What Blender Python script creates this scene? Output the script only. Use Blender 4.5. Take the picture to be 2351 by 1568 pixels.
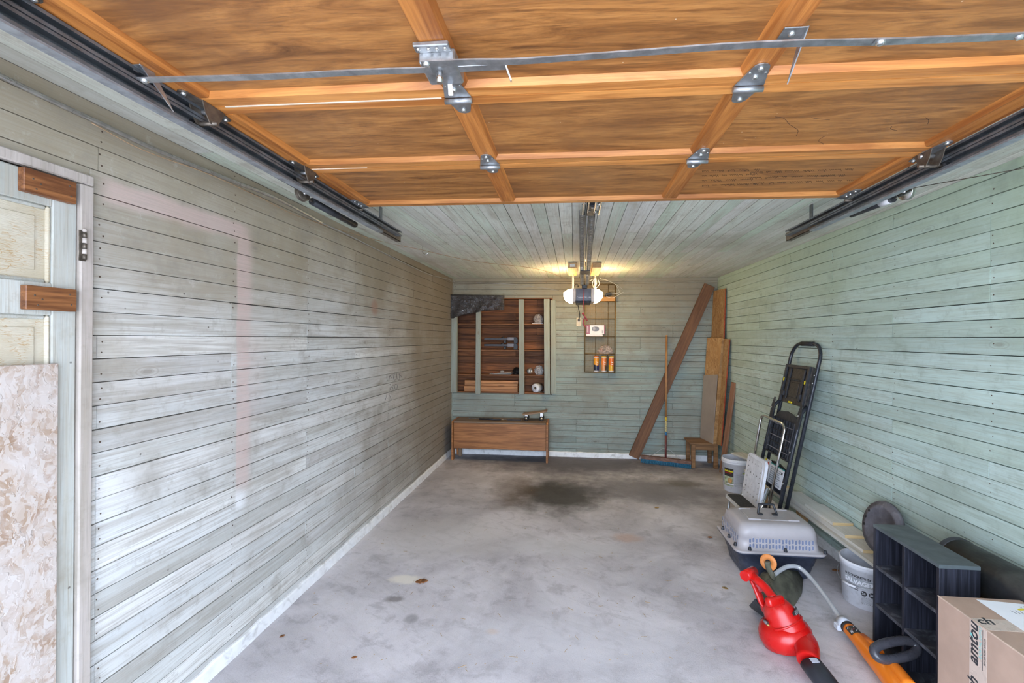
import bpy, bmesh, math, random
from mathutils import Vector, Matrix
random.seed(7)
for o in list(bpy.data.objects): bpy.data.objects.remove(o)
SC = bpy.context.scene
COL = SC.collection

# ------------------------------------------------------------------ camera
F, PX, PY = 1030.0, 1223.0, 777.0            # focal length and principal point in pixels of 2351x1568
YAW, ROLL, HC = math.atan(96/1030.0), math.radians(0.4), 1.55
_r0 = Vector((math.cos(YAW), math.sin(YAW), 0)); _d0 = Vector((-math.sin(YAW), math.cos(YAW), 0)); _u0 = Vector((0, 0, 1))
_r = _r0*math.cos(ROLL)+_u0*math.sin(ROLL); _u = -_r0*math.sin(ROLL)+_u0*math.cos(ROLL)
EYE = Vector((0, 0, HC))
def ray(x, y): return _d0+_r*((x-PX)/F)-_u*((y-PY)/F)
def onX(x, y, X): d = ray(x, y); return EYE+d*((X-EYE.x)/d.x)
def onY(x, y, Y): d = ray(x, y); return EYE+d*((Y-EYE.y)/d.y)
def onZ(x, y, Z): d = ray(x, y); return EYE+d*((Z-EYE.z)/d.z)
cd = bpy.data.cameras.new('camera'); cam = bpy.data.objects.new('camera', cd); COL.objects.link(cam)
cd.sensor_fit = 'HORIZONTAL'; cd.sensor_width = 36; cd.lens = F/2351*36
cd.shift_x = -(PX-1175.5)/2351; cd.shift_y = (PY-784)/2351
cd.clip_start = 0.02; cd.clip_end = 200
_m = Matrix((( _r.x, _u.x, -_d0.x, 0), (_r.y, _u.y, -_d0.y, 0), (_r.z, _u.z, -_d0.z, HC), (0, 0, 0, 1)))
cam.matrix_world = _m
SC.camera = cam

# ------------------------------------------------------------------ light
W = bpy.data.worlds.new('sky'); SC.world = W; W.use_nodes = True
bg = W.node_tree.nodes['Background']; bg.inputs[0].default_value = (0.69, 0.81, 1.0, 1); bg.inputs[1].default_value = 5.0
sd = bpy.data.lights.new('sun', 'SUN'); sd.energy = 9.0; sd.angle = 0.02; sd.color = (1, .95, .86)
sun = bpy.data.objects.new('sun', sd); COL.objects.link(sun); sun.location = (0, 12, 14)
sun.rotation_euler = (math.radians(-38), 0, math.radians(12))
pd = bpy.data.lights.new('doorway_sky_portal', 'AREA'); pd.shape = 'RECTANGLE'; pd.size = 2.64; pd.size_y = 2.27
pd.cycles.is_portal = True
portal = bpy.data.objects.new('doorway_sky_portal', pd); COL.objects.link(portal)
portal.location = (0.08, -0.26, 1.14); portal.rotation_euler = (math.radians(90), 0, 0)
vs = SC.view_settings
vs.view_transform = 'Standard'; vs.look = 'None'; vs.exposure = 1.2; vs.gamma = 1.0; vs.use_curve_mapping = False

# ------------------------------------------------------------------ node helpers
def nd(nt, t, ins=None, **kw):
    n = nt.nodes.new('ShaderNode'+t)
    for k, v in kw.items(): setattr(n, k, v)
    for k, v in (ins or {}).items():
        s = n.inputs[k]
        if isinstance(v, bpy.types.NodeSocket): nt.links.new(v, s)
        else:
            if hasattr(s.default_value, '__len__') and hasattr(v, '__len__') and len(s.default_value) == 4 and len(v) == 3: v = (*v, 1)
            s.default_value = v
    return n
class G:
    """small node-graph builder round one Principled material"""
    def __init__(s, name):
        s.m = bpy.data.materials.new(name); s.m.use_nodes = True; s.nt = s.m.node_tree
        s.b = s.nt.nodes['Principled BSDF']
    def n(s, t, ins=None, **kw): return nd(s.nt, t, ins, **kw)
    def math(s, op, a, b=0.0, c=0.0):
        return s.n('Math', {0: a, 1: b, 2: c}, operation=op).outputs[0]
    def mix(s, f, a, b, mode='MIX'):
        x = s.n('Mix', None, data_type='RGBA', blend_type=mode)
        for i, v in ((0, f), (6, a), (7, b)):
            sk = x.inputs[i]
            if isinstance(v, bpy.types.NodeSocket): s.nt.links.new(v, sk)
            else: sk.default_value = (*v, 1) if hasattr(v, '__len__') and len(v) == 3 else v
        return x.outputs[2]
    def rng(s, v, a, b, c=0.0, d=1.0, smooth=True):
        return s.n('MapRange', {'Value': v, 'From Min': a, 'From Max': b, 'To Min': c, 'To Max': d},
                   interpolation_type='SMOOTHSTEP' if smooth else 'LINEAR').outputs[0]
    def noise(s, vec, scale, detail=4.0, rough=.55, dist=0.0):
        i = {'Scale': scale, 'Detail': detail, 'Roughness': rough, 'Distortion': dist}
        if vec is not None: i['Vector'] = vec
        return s.n('TexNoise', i).outputs[0]
    def pos(s): return s.n('NewGeometry').outputs['Position']
    def obj(s): return s.n('TexCoord').outputs['Object']
    def rnd(s): return s.n('ObjectInfo').outputs['Random']
    def scl(s, vec, sc): return s.n('VectorMath', {0: vec, 1: sc}, operation='MULTIPLY').outputs[0]
    def add(s, vec, v): return s.n('VectorMath', {0: vec, 1: v}, operation='ADD').outputs[0]
    def comb(s, x, y, z): return s.n('CombineXYZ', {0: x, 1: y, 2: z}).outputs[0]
    def sep(s, vec):
        o = s.n('SeparateXYZ', {0: vec}).outputs; return o[0], o[1], o[2]
    def ramp(s, fac, stops):
        r = s.n('ValToRGB', {0: fac}); e = r.color_ramp.elements
        while len(e) < len(stops): e.new(0.5)
        for k, (p, c) in enumerate(stops): e[k].position = p; e[k].color = (*c, 1)
        return r.outputs[0]
    def out(s, col=None, rough=None, metal=None, bump=None, bstr=.3, bdist=.004, **kw):
        L = s.nt.links
        def put(k, v):
            if v is None: return
            if isinstance(v, bpy.types.NodeSocket): L.new(v, s.b.inputs[k])
            else: s.b.inputs[k].default_value = (*v, 1) if hasattr(v, '__len__') and len(v) == 3 else v
        put('Base Color', col); put('Roughness', rough); put('Metallic', metal)
        for k, v in kw.items(): put(k.replace('_', ' '), v)
        if bump is not None:
            bp = s.n('Bump', {'Height': bump, 'Strength': bstr, 'Distance': bdist}); L.new(bp.outputs[0], s.b.inputs['Normal'])
        return s.m
def lerp(a, b, t): return tuple(x+(y-x)*t for x, y in zip(a, b))
def mulc(c, k): return tuple(min(1, x*k) for x in c)
AX = {'x': 0, 'y': 1, 'z': 2}

def surf(name, col, rough=.5, metal=0.0, var=.12, scale=18, bump=0.0, dirt=None, dscale=7, damt=.35, **kw):
    g = G(name); p = g.obj(); n = g.noise(p, scale, 5)
    c = g.mix(g.rng(n, .3, .7), mulc(col, 1-var), mulc(col, 1+var))
    if dirt: c = g.mix(g.rng(g.noise(p, dscale, 6, .65, .6), .5, .72, 0, damt), c, dirt)
    r = g.rng(g.noise(p, scale*2.3, 3), .3, .7, max(0, rough-.08), min(1, rough+.08))
    return g.out(c, r, metal, g.noise(p, scale*6, 3) if bump else None, bump, .002, **kw)

def wood(name, dark, light, axis='x', s=1.0, rough=.6, coord='obj', rnd=.22, knots=.0, bump=.25, stain=None, stamt=.5, fine=1.0):
    g = G(name); p = g.obj() if coord == 'obj' else g.pos()
    r = g.rnd(); off = g.comb(g.math('MULTIPLY', r, 13.1), g.math('MULTIPLY', r, 7.7), g.math('MULTIPLY', r, 5.3))
    p = g.add(p, off)
    sc = [26*s]*3; sc[AX[axis]] = 1.6*s
    v = g.scl(p, sc)
    n1 = g.noise(v, 1.0, 5, .6, 1.2)
    sc2 = [230*s]*3; sc2[AX[axis]] = 5*s
    n2 = g.noise(g.scl(p, sc2), 1.0, 3, .6)
    c = g.mix(g.rng(n1, .32, .68), dark, light)
    c = g.mix(g.rng(n2, .5, .75, 0, .35*fine), c, mulc(dark, .75))
    c = g.mix(1.0, c, g.ramp(r, [(0, (1-rnd,)*3), (1, (1+rnd*.4,)*3)]), 'MULTIPLY')
    if knots:
        k = [7*s]*3; k[AX[axis]] = 2.4*s
        vo = g.n('TexVoronoi', {'Vector': g.scl(p, k), 'Scale': 1.0})
        pick = g.rng(g.sep(vo.outputs['Color'])[0], .55, .6)
        kn = g.math('MULTIPLY', g.rng(vo.outputs['Distance'], .05, .16, 1, 0), pick)
        c = g.mix(g.math('MULTIPLY', kn, knots), c, mulc(dark, .35))
    if stain:
        c = g.mix(g.rng(g.noise(p, 2.2, 5, .6, .4), .48, .7, 0, stamt), c, stain)
    return g.out(c, g.rng(n2, .3, .7, rough-.08, rough+.1), 0.0, n2, bump, .002)

def painted(name, axis, tones, worn, wornamt, grime, grimeamt, knotc, extra=None, rough=.72, toptone=None):
    """weathered painted tongue-and-groove boards, grain along the world axis"""
    g = G(name); P = g.pos(); r = g.rnd()
    off = g.comb(g.math('MULTIPLY', r, 31.7), g.math('MULTIPLY', r, 17.3), g.math('MULTIPLY', r, 11.9))
    p = g.add(P, off)
    a = AX[axis]
    sc = [34.0]*3; sc[a] = 1.3; streak = g.noise(g.scl(p, sc), 1.0, 4, .62, 1.6)
    sc = [190.0]*3; sc[a] = 4.0; fine = g.noise(g.scl(p, sc), 1.0, 3, .6, 0)
    sc = [11.0]*3; sc[a] = 1.1; blot = g.noise(g.scl(p, sc), 1.0, 3, .6, .8)
    big = g.noise(P, 1.15, 4, .62, 0)
    c = g.ramp(r, [(i/(len(tones)-1), t) for i, t in enumerate(tones)])
    c = g.mix(1.0, c, g.ramp(g.math('FRACT', g.math('MULTIPLY', r, 7.31)), [(0, (.86, .86, .86)), (.5, (1.0, 1.0, 1.0)), (1, (1.07, 1.07, 1.07))]), 'MULTIPLY')
    c = g.mix(g.rng(streak, .42, .66, 0, wornamt), c, worn)
    c = g.mix(g.rng(fine, .50, .68, 0, .42), c, mulc(worn, .66))
    c = g.mix(g.rng(blot, .3, .52, .28, 0), c, mulc(tones[-1], 1.22))
    c = g.mix(g.rng(blot, .54, .72, 0, .48), c, grime)
    c = g.mix(g.rng(big, .46, .68, 0, grimeamt), c, grime)
    if toptone:                                  # tone changing towards the ceiling: (axis, from, to, amount, colour)
        ax, f0, f1, am, tc = toptone
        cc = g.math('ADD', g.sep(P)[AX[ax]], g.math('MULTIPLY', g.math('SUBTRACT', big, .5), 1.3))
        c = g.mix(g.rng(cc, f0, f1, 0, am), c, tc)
    smu = g.noise(p, 17, 4, .75, 0); smu2 = g.noise(P, 4.5, 4, .72, 0)
    c = g.mix(g.rng(smu, .52, .74, 0, .42), c, mulc(grime, .9))
    c = g.mix(g.rng(smu, .26, .42, .18, 0), c, mulc(tones[1], 1.15))
    c = g.mix(g.rng(smu2, .54, .70, 0, .40), c, mulc(grime, .85))
    k = [9.0]*3; k[a] = 3.6
    vo = g.n('TexVoronoi', {'Vector': g.scl(p, k), 'Scale': 1.0})
    pick = g.rng(g.sep(vo.outputs['Color'])[0], .80, .82)
    d = vo.outputs['Distance']
    ringy = g.math('MULTIPLY', g.rng(g.math('SINE', g.math('MULTIPLY', d, 85.0)), -.2, 1.0), g.rng(d, .12, .30, .38, 0))
    kn = g.math('MULTIPLY', g.math('MAXIMUM', g.rng(d, .06, .10, .65, 0), ringy), pick)
    c = g.mix(kn, c, knotc)
    sp = g.n('TexVoronoi', {'Vector': P, 'Scale': 16.0}); 
    speck = g.math('MULTIPLY', g.rng(sp.outputs['Distance'], .04, .09, .8, 0), g.rng(g.sep(sp.outputs['Color'])[1], .86, .88))
    c = g.mix(speck, c, (.07, .055, .045))
    if extra: c = extra(g, P, c, big, fine)
    return g.out(c, rough, 0.0, fine, .4, .002)

def osb(name, tones, axis='z', scale=1.0, rough=.7, over=None, overamt=.0):
    g = G(name); p = g.obj()
    w = g.n('TexNoise', {'Vector': p, 'Scale': 9*scale, 'Detail': 2}).outputs[1]
    q = g.add(p, g.scl(w, (.05, .05, .05)))
    def flakes(sx, rotz):
        v = [55*scale]*3; v[AX[axis]] = 16*scale
        mp = g.n('Mapping', {'Vector': q, 'Rotation': (rotz, rotz*.7, rotz), 'Scale': tuple(x*sx for x in v)}).outputs[0]
        return g.n('TexVoronoi', {'Vector': mp, 'Scale': 1.0, 'Randomness': 1.0})
    v1 = flakes(1.0, .35); v2 = flakes(.7, -.6)
    t = g.sep(v1.outputs['Color'])[0]; t2 = g.sep(v2.outputs['Color'])[1]
    tt = g.mix(g.rng(g.noise(q, 30*scale, 2), .45, .55), g.comb(t, t, t), g.comb(t2, t2, t2))
    c = g.ramp(tt, [(i/(len(tones)-1), x) for i, x in enumerate(tones)])
    if over: c = g.mix(g.rng(g.noise(q, 6*scale, 6, .7, .8), .38, .62, 0, overamt), c, over)
    return g.out(c, rough, 0, tt, .5, .003)

def glassy(name, col, alpha=.35, rough=.12):
    g = G(name); n = g.noise(g.obj(), 30, 4, .6, 1)
    a = g.rng(n, .35, .7, alpha*.55, min(1, alpha*1.6))
    m = g.out(col, rough, 0, n, .8, .01); g.nt.links.new(a, g.b.inputs['Alpha'])
    return m
def emit(name, col, strength):
    g = G(name); w = g.n('LayerWeight', {'Blend': .35}).outputs['Facing']
    g.nt.links.new(g.rng(w, 0, 1, strength, strength*.7), g.b.inputs['Emission Strength'])
    return g.out((.9, .85, .75), .3, Emission_Color=col)

# ------------------------------------------------------------------ mesh helpers
def frame(z, hint=(0, 0, 1)):
    z = Vector(z).normalized(); h = Vector(hint)
    x = h-z*h.dot(z)
    if x.length < 1e-4: x = Vector((1, 0, 0))-z*z.x
    if x.length < 1e-4: x = Vector((0, 1, 0))
    x.normalize(); return x, z.cross(x), z
class MB:
    def __init__(s): s.v = []; s.f = []; s.sm = []
    def add(s, vs, fs, smooth=False):
        b = len(s.v); s.v += [Vector(v) for v in vs]
        for f in fs: s.f.append([b+i for i in f]); s.sm.append(smooth)
        return s
    def box(s, x0, x1, y0, y1, z0, z1):
        v = [(x, y, z) for z in (z0, z1) for y in (y0, y1) for x in (x0, x1)]
        return s.add(v, [(0, 2, 3, 1), (4, 5, 7, 6), (0, 1, 5, 4), (2, 6, 7, 3), (0, 4, 6, 2), (1, 3, 7, 5)])
    def cbox(s, x0, x1, y0, y1, z0, z1, c=.004):
        """box with chamfered edges"""
        bm = bmesh.new(); bmesh.ops.create_cube(bm, size=1)
        for v in bm.verts: v.co = Vector(((x0+x1)/2+v.co.x*(x1-x0), (y0+y1)/2+v.co.y*(y1-y0), (z0+z1)/2+v.co.z*(z1-z0)))
        bmesh.ops.bevel(bm, geom=list(bm.edges), offset=c, segments=1, affect='EDGES')
        bm.verts.index_update()
        s.add([v.co.copy() for v in bm.verts], [[v.index for v in f.verts] for f in bm.faces]); bm.free(); return s
    def rbox(s, x0, x1, y0, y1, z0, z1, c=.01, seg=3):
        bm = bmesh.new(); bmesh.ops.create_cube(bm, size=1)
        for v in bm.verts: v.co = Vector(((x0+x1)/2+v.co.x*(x1-x0), (y0+y1)/2+v.co.y*(y1-y0), (z0+z1)/2+v.co.z*(z1-z0)))
        bmesh.ops.bevel(bm, geom=list(bm.edges), offset=c, segments=seg, affect='EDGES', profile=.5)
        bm.verts.index_update()
        s.add([v.co.copy() for v in bm.verts], [[v.index for v in f.verts] for f in bm.faces], True); bm.free(); return s
    def obox(s, p0, p1, w, t, hint=(0, 0, 1)):
        """bar from p0 to p1, width w along the hint direction, thickness t across"""
        p0 = Vector(p0); p1 = Vector(p1); x, y, z = frame(p1-p0, hint)
        v = [p+x*(a*w/2)+y*(b*t/2) for p in (p0, p1) for b in (-1, 1) for a in (-1, 1)]
        return s.add(v, [(0, 2, 3, 1), (4, 5, 7, 6), (0, 1, 5, 4), (2, 6, 7, 3), (0, 4, 6, 2), (1, 3, 7, 5)])
    def cyl(s, p0, p1, r0, r1=None, n=16, cap=True, smooth=True):
        r1 = r0 if r1 is None else r1; p0 = Vector(p0); p1 = Vector(p1); x, y, z = frame(p1-p0)
        v = []
        for p, r in ((p0, r0), (p1, r1)):
            v += [p+(x*math.cos(2*math.pi*k/n)+y*math.sin(2*math.pi*k/n))*r for k in range(n)]
        s.add(v, [(k, (k+1) % n, n+(k+1) % n, n+k) for k in range(n)], smooth)
        if cap:
            b = len(s.v)-2*n
            s.f.append([b+k for k in reversed(range(n))]); s.sm.append(False)
            s.f.append([b+n+k for k in range(n)]); s.sm.append(False)
        return s
    def tube(s, pts, r, n=10, closed=False, radii=None, flat=None, hint=(0, 0, 1), smooth=True):
        """swept tube through pts; flat=(a,b) gives an elliptic or flat section along hint / across it"""
        pts = [Vector(p) for p in pts]; N = len(pts); rings = []; px = None
        for i in range(N):
            if closed: t = pts[(i+1) % N]-pts[i-1]
            else: t = pts[min(i+1, N-1)]-pts[max(i-1, 0)]
            x, y, z = frame(t, hint if px is None or flat else px)
            px = x
            rr = radii[i] if radii else r
            a, b = flat if flat else (1, 1)
            rings.append([pts[i]+x*(math.cos(2*math.pi*k/n)*rr*a)+y*(math.sin(2*math.pi*k/n)*rr*b) for k in range(n)])
        v = [q for R in rings for q in R]; f = []
        for i in range(N if closed else N-1):
            j = (i+1) % N
            for k in range(n): f.append((i*n+k, i*n+(k+1) % n, j*n+(k+1) % n, j*n+k))
        b = len(s.v); s.add(v, f, smooth)
        if not closed:
            s.f.append([b+k for k in reversed(range(n))]); s.sm.append(False)
            s.f.append([b+(N-1)*n+k for k in range(n)]); s.sm.append(False)
        return s
    def ribbon(s, pts, w, t, hint):
        """flat bar bent along pts"""
        pts = [Vector(p) for p in pts]; N = len(pts); v = []
        for i in range(N):
            x, y, z = frame(pts[min(i+1, N-1)]-pts[max(i-1, 0)], hint)
            v += [pts[i]+x*(a*w/2)+y*(b*t/2) for a, b in ((-1, -1), (1, -1), (1, 1), (-1, 1))]
        f = [(i*4+k, i*4+(k+1) % 4, i*4+4+(k+1) % 4, i*4+4+k) for i in range(N-1) for k in range(4)]
        f += [(3, 2, 1, 0), tuple((N-1)*4+k for k in range(4))]
        return s.add(v, f)
    def lathe(s, prof, n=32, c=(0, 0, 0), axis=None, cap0=False, cap1=False, hint=(1, 0, 0)):
        c = Vector(c); x, y, z = frame(axis, hint) if axis is not None else (Vector((1, 0, 0)), Vector((0, 1, 0)), Vector((0, 0, 1)))
        v = [c+(x*math.cos(2*math.pi*k/n)+y*math.sin(2*math.pi*k/n))*r+z*h for r, h in prof for k in range(n)]
        m = len(prof)
        f = [(i*n+k, i*n+(k+1) % n, (i+1)*n+(k+1) % n, (i+1)*n+k) for i in range(m-1) for k in range(n)]
        b = len(s.v); s.add(v, f, True)
        if cap0: s.f.append([b+k for k in reversed(range(n))]); s.sm.append(False)
        if cap1: s.f.append([b+(m-1)*n+k for k in range(n)]); s.sm.append(False)
        return s
    def prism(s, poly, h, o=(0, 0, 0), x=(1, 0, 0), y=(0, 1, 0), smooth=False):
        """polygon in the plane o+x*a+y*b, extruded by h along x cross y"""
        o = Vector(o); x = Vector(x); y = Vector(y); z = x.cross(y).normalized(); n = len(poly)
        v = [o+x*a+y*b for a, b in poly]+[o+x*a+y*b+z*h for a, b in poly]
        b = len(s.v); s.add(v, [(k, (k+1) % n, n+(k+1) % n, n+k) for k in range(n)], smooth)
        s.f.append([b+k for k in reversed(range(n))]); s.sm.append(False)
        s.f.append([b+n+k for k in range(n)]); s.sm.append(False)
        return s
    def sphere(s, c, r, n=16, m=10, sc=(1, 1, 1)):
        c = Vector(c); prof = []
        v = [c+Vector((math.sin(math.pi*j/m)*math.cos(2*math.pi*k/n)*r*sc[0], math.sin(math.pi*j/m)*math.sin(2*math.pi*k/n)*r*sc[1], math.cos(math.pi*j/m)*r*sc[2])) for j in range(m+1) for k in range(n)]
        return s.add(v, [((j+1)*n+k, (j+1)*n+(k+1) % n, j*n+(k+1) % n, j*n+k) for j in range(m) for k in range(n)], True)
    def xf(s, M):
        s.v = [M @ v for v in s.v]; return s
    def build(s, name, mat, parent=None, world=True):
        """link as one mesh object; with world=True the points are world points and are moved into the parent's frame"""
        me = bpy.data.meshes.new(name)
        vs_ = s.v
        if parent is not None and world:
            inv = wmat(parent).inverted(); vs_ = [inv @ v for v in vs_]
        me.from_pydata([tuple(v) for v in vs_], [], s.f)
        me.polygons.foreach_set('use_smooth', s.sm); me.update()
        bm = bmesh.new(); bm.from_mesh(me); bmesh.ops.recalc_face_normals(bm, faces=bm.faces); bm.to_mesh(me); bm.free()
        o = bpy.data.objects.new(name, me); me.materials.append(mat); COL.objects.link(o)
        if parent is not None: o.parent = parent
        return o
def wmat(o):
    m = o.matrix_basis.copy() if False else Matrix.LocRotScale(o.location, o.rotation_euler, o.scale)
    return wmat(o.parent) @ m if o.parent else m
def tag(o, label=None, cat=None, group=None, kind=None):
    if label: o['label'] = label
    if cat: o['category'] = cat
    if group: o['group'] = group
    if kind: o['kind'] = kind
    return o
def thing(name, label, cat, loc=(0, 0, 0), rz=0.0, group=None, rot=None):
    o = bpy.data.objects.new(name, None); COL.objects.link(o); o.location = loc
    o.rotation_euler = rot if rot else (0, 0, rz); o.empty_display_size = .05
    return tag(o, label, cat, group)
def beam(name, p0, p1, w, t, hint, mat, parent=None, c=.003):
    """straight board whose own frame runs along its length (z), so the grain follows it"""
    p0 = Vector(p0); p1 = Vector(p1); x, y, z = frame(p1-p0, hint)
    o = MB().cbox(-w/2, w/2, -t/2, t/2, 0, (p1-p0).length, c).build(name, mat)
    M = Matrix((x, y, z)).transposed().to_4x4(); M.translation = p0
    if parent: M = wmat(parent).inverted() @ M; o.parent = parent
    o.location = M.translation; o.rotation_euler = M.to_euler(); return o
def panel4(name, q, t, mat, parent=None):
    """flat sheet from four corners (a,b,c,d), thickness t along its normal away from the first face; own frame: z from a to d"""
    a, b, c, d = [Vector(p) for p in q]
    x, y, z = frame(d-a, b-a); o0 = a
    inv = Matrix((x, y, z))
    L = [inv @ (p-o0) for p in (a, b, c, d)]
    mb = MB(); n = (L[1]-L[0]).cross(L[3]-L[0]).normalized()*t
    vs_ = L+[p-n for p in L]
    mb.add(vs_, [(0, 1, 2, 3), (7, 6, 5, 4), (0, 4, 5, 1), (1, 5, 6, 2), (2, 6, 7, 3), (3, 7, 4, 0)])
    o = mb.build(name, mat); M = inv.transposed().to_4x4(); M.translation = o0
    if parent: M = wmat(parent).inverted() @ M; o.parent = parent
    o.location = M.translation; o.rotation_euler = M.to_euler(); return o
def arc(c, u, v, r, a0, a1, n=8):
    c = Vector(c); u = Vector(u); v = Vector(v)
    return [c+u*(math.cos(a0+(a1-a0)*k/n)*r)+v*(math.sin(a0+(a1-a0)*k/n)*r) for k in range(n+1)]
def spline(pts, n=8):
    """Catmull-Rom through pts"""
    P = [Vector(p) for p in pts]; P = [P[0]*2-P[1]]+P+[P[-1]*2-P[-2]]; out = []
    for i in range(1, len(P)-2):
        for k in range(n):
            t = k/n; a, b, c, d = P[i-1], P[i], P[i+1], P[i+2]
            out.append(.5*((2*b)+(c-a)*t+(2*a-5*b+4*c-d)*t*t+(3*b-a-3*c+d)*t**3))
    out.append(P[-2]); return out
def text(name, s, size, o, x, y, mat, parent, ext=.0004, shear=0.0, bold=0.0, spacing=1.0, fn=None):
    """flat lettering: baseline starts at o, runs along x, letters stand along y"""
    cu = bpy.data.curves.new(name, 'FONT'); cu.body = s; cu.size = size; cu.extrude = ext; cu.shear = shear; cu.offset = bold
    cu.space_character = spacing; cu.resolution_u = 2; cu.fill_mode = 'BOTH'
    ob = bpy.data.objects.new(name, cu); COL.objects.link(ob)
    me = bpy.data.meshes.new_from_object(ob); bpy.data.objects.remove(ob); bpy.data.curves.remove(cu)
    x = Vector(x).normalized(); y = Vector(y).normalized(); z = x.cross(y); o = Vector(o)
    inv = wmat(parent).inverted()
    for v in me.vertices:
        p = fn(v.co) if fn else o+x*v.co.x+y*v.co.y+z*v.co.z
        v.co = inv @ p
    me.name = name; me.materials.clear(); me.materials.append(mat)
    ob = bpy.data.objects.new(name, me); COL.objects.link(ob); ob.parent = parent
    return ob
def bolt(parent, p, n, r, mat, name='bolt', h=.004):
    p = Vector(p); n = Vector(n).normalized()
    return MB().lathe([(r, 0), (r, h*.5), (r*.6, h)], 8, p, n, cap1=True).build(name, mat, parent)

# ================================================================== materials
L, D, H, Y0 = -1.64, 5.92, 2.345, -0.12
RB, RS = 1.815, 0.022                        # right wall: x = RB at the back, opening slightly towards the front
def RX(y): return RB+RS*(D-y)
PITCH = .081

def pinkband(g, P, c, big, fine):
    x, y, z = g.sep(P)
    wob = g.math('MULTIPLY', g.math('SUBTRACT', g.noise(P, 9, 3), .5), .05)
    yy = g.math('ADD', y, g.math('MULTIPLY', wob, .25)); zz = g.math('ADD', z, wob)
    up = g.math('MULTIPLY', g.math('MULTIPLY', g.rng(yy, 2.036, 2.052), g.rng(g.math('ADD', yy, g.math('MULTIPLY', wob, .8)), 2.10, 2.17, 1, 0)),
                g.math('MULTIPLY', g.rng(zz, .74, .86), g.rng(zz, 2.04, 2.12, 1, 0)))
    halo = g.math('MULTIPLY', g.math('MULTIPLY', g.rng(yy, 2.05, 2.10), g.rng(yy, 2.10, 2.30, .5, 0)), g.math('MULTIPLY', g.rng(zz, .9, 1.3), g.rng(zz, 1.45, 1.75, 1, 0)))
    top = g.math('MULTIPLY', g.math('MULTIPLY', g.rng(yy, 1.38, 1.46), g.rng(yy, 2.06, 2.17, 1, 0)), g.math('MULTIPLY', g.rng(zz, 1.995, 2.04), g.rng(zz, 2.085, 2.12, 1, 0)))
    m = g.math('MULTIPLY', g.math('MAXIMUM', g.math('MAXIMUM', up, halo), top), g.rng(fine, .25, .6, .95, .62))
    c = g.mix(m, c, (.60, .46, .42))
    wh = g.math('MULTIPLY', g.math('MULTIPLY', g.rng(yy, 2.03, 2.05), g.rng(yy, 2.07, 2.14, 1, 0)), g.math('MULTIPLY', g.rng(zz, .68, .72), g.rng(zz, .74, .82, 1, 0)))
    c = g.mix(g.math('MULTIPLY', wh, .8), c, (.82, .83, .84))
    # darker brown towards the back of the wall
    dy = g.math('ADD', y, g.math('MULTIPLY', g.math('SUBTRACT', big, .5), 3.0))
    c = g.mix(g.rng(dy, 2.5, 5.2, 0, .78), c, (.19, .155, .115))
    rust = g.n('VectorMath', {0: P, 1: (L, 3.55, 1.80)}, operation='DISTANCE').outputs['Value']
    return g.mix(g.rng(g.math('ADD', rust, wob), .03, .09, .5, 0), c, (.30, .12, .07))
M_WL = painted('painted_boards_left', 'y', [(.56, .57, .54), (.70, .72, .71), (.59, .59, .58), (.74, .74, .71), (.66, .69, .69), (.54, .545, .53), (.72, .73, .72)],
               (.40, .37, .33), .55, (.33, .30, .25), .5, (.26, .23, .19), pinkband, toptone=('z', 1.1, 2.3, .82, (.32, .265, .175)))
M_WR = painted('painted_boards_right', 'y', [(.44, .57, .52), (.51, .64, .61), (.46, .59, .52), (.54, .67, .64), (.48, .62, .58)],
               (.37, .42, .34), .45, (.30, .36, .30), .42, (.25, .27, .22), toptone=('z', 1.3, 2.5, .65, (.38, .47, .31)))
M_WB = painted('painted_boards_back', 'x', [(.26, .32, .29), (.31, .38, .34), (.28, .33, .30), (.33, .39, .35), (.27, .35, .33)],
               (.27, .24, .19), .5, (.21, .19, .15), .5, (.13, .11, .09), toptone=('z', 1.2, 2.6, .75, (.27, .205, .13)))  # upper boards browned; the lamp's warmth is put into the colour
M_CL = painted('painted_boards_ceiling', 'y', [(.66, .68, .61), (.69, .74, .65), (.68, .68, .63), (.58, .70, .57), (.74, .73, .67), (.63, .64, .60)],
               (.52, .48, .40), .5, (.40, .38, .30), .4, (.28, .22, .16))
M_DK = surf('dark_gap', (.035, .028, .022), .9)
M_NAIL = surf('rusty_nail_head', (.10, .07, .05), .7, .2)
M_WHITE = surf('white_painted_curb', (.88, .89, .90), .6, dirt=(.35, .33, .30), dscale=14, damt=.5, var=.05)

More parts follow.
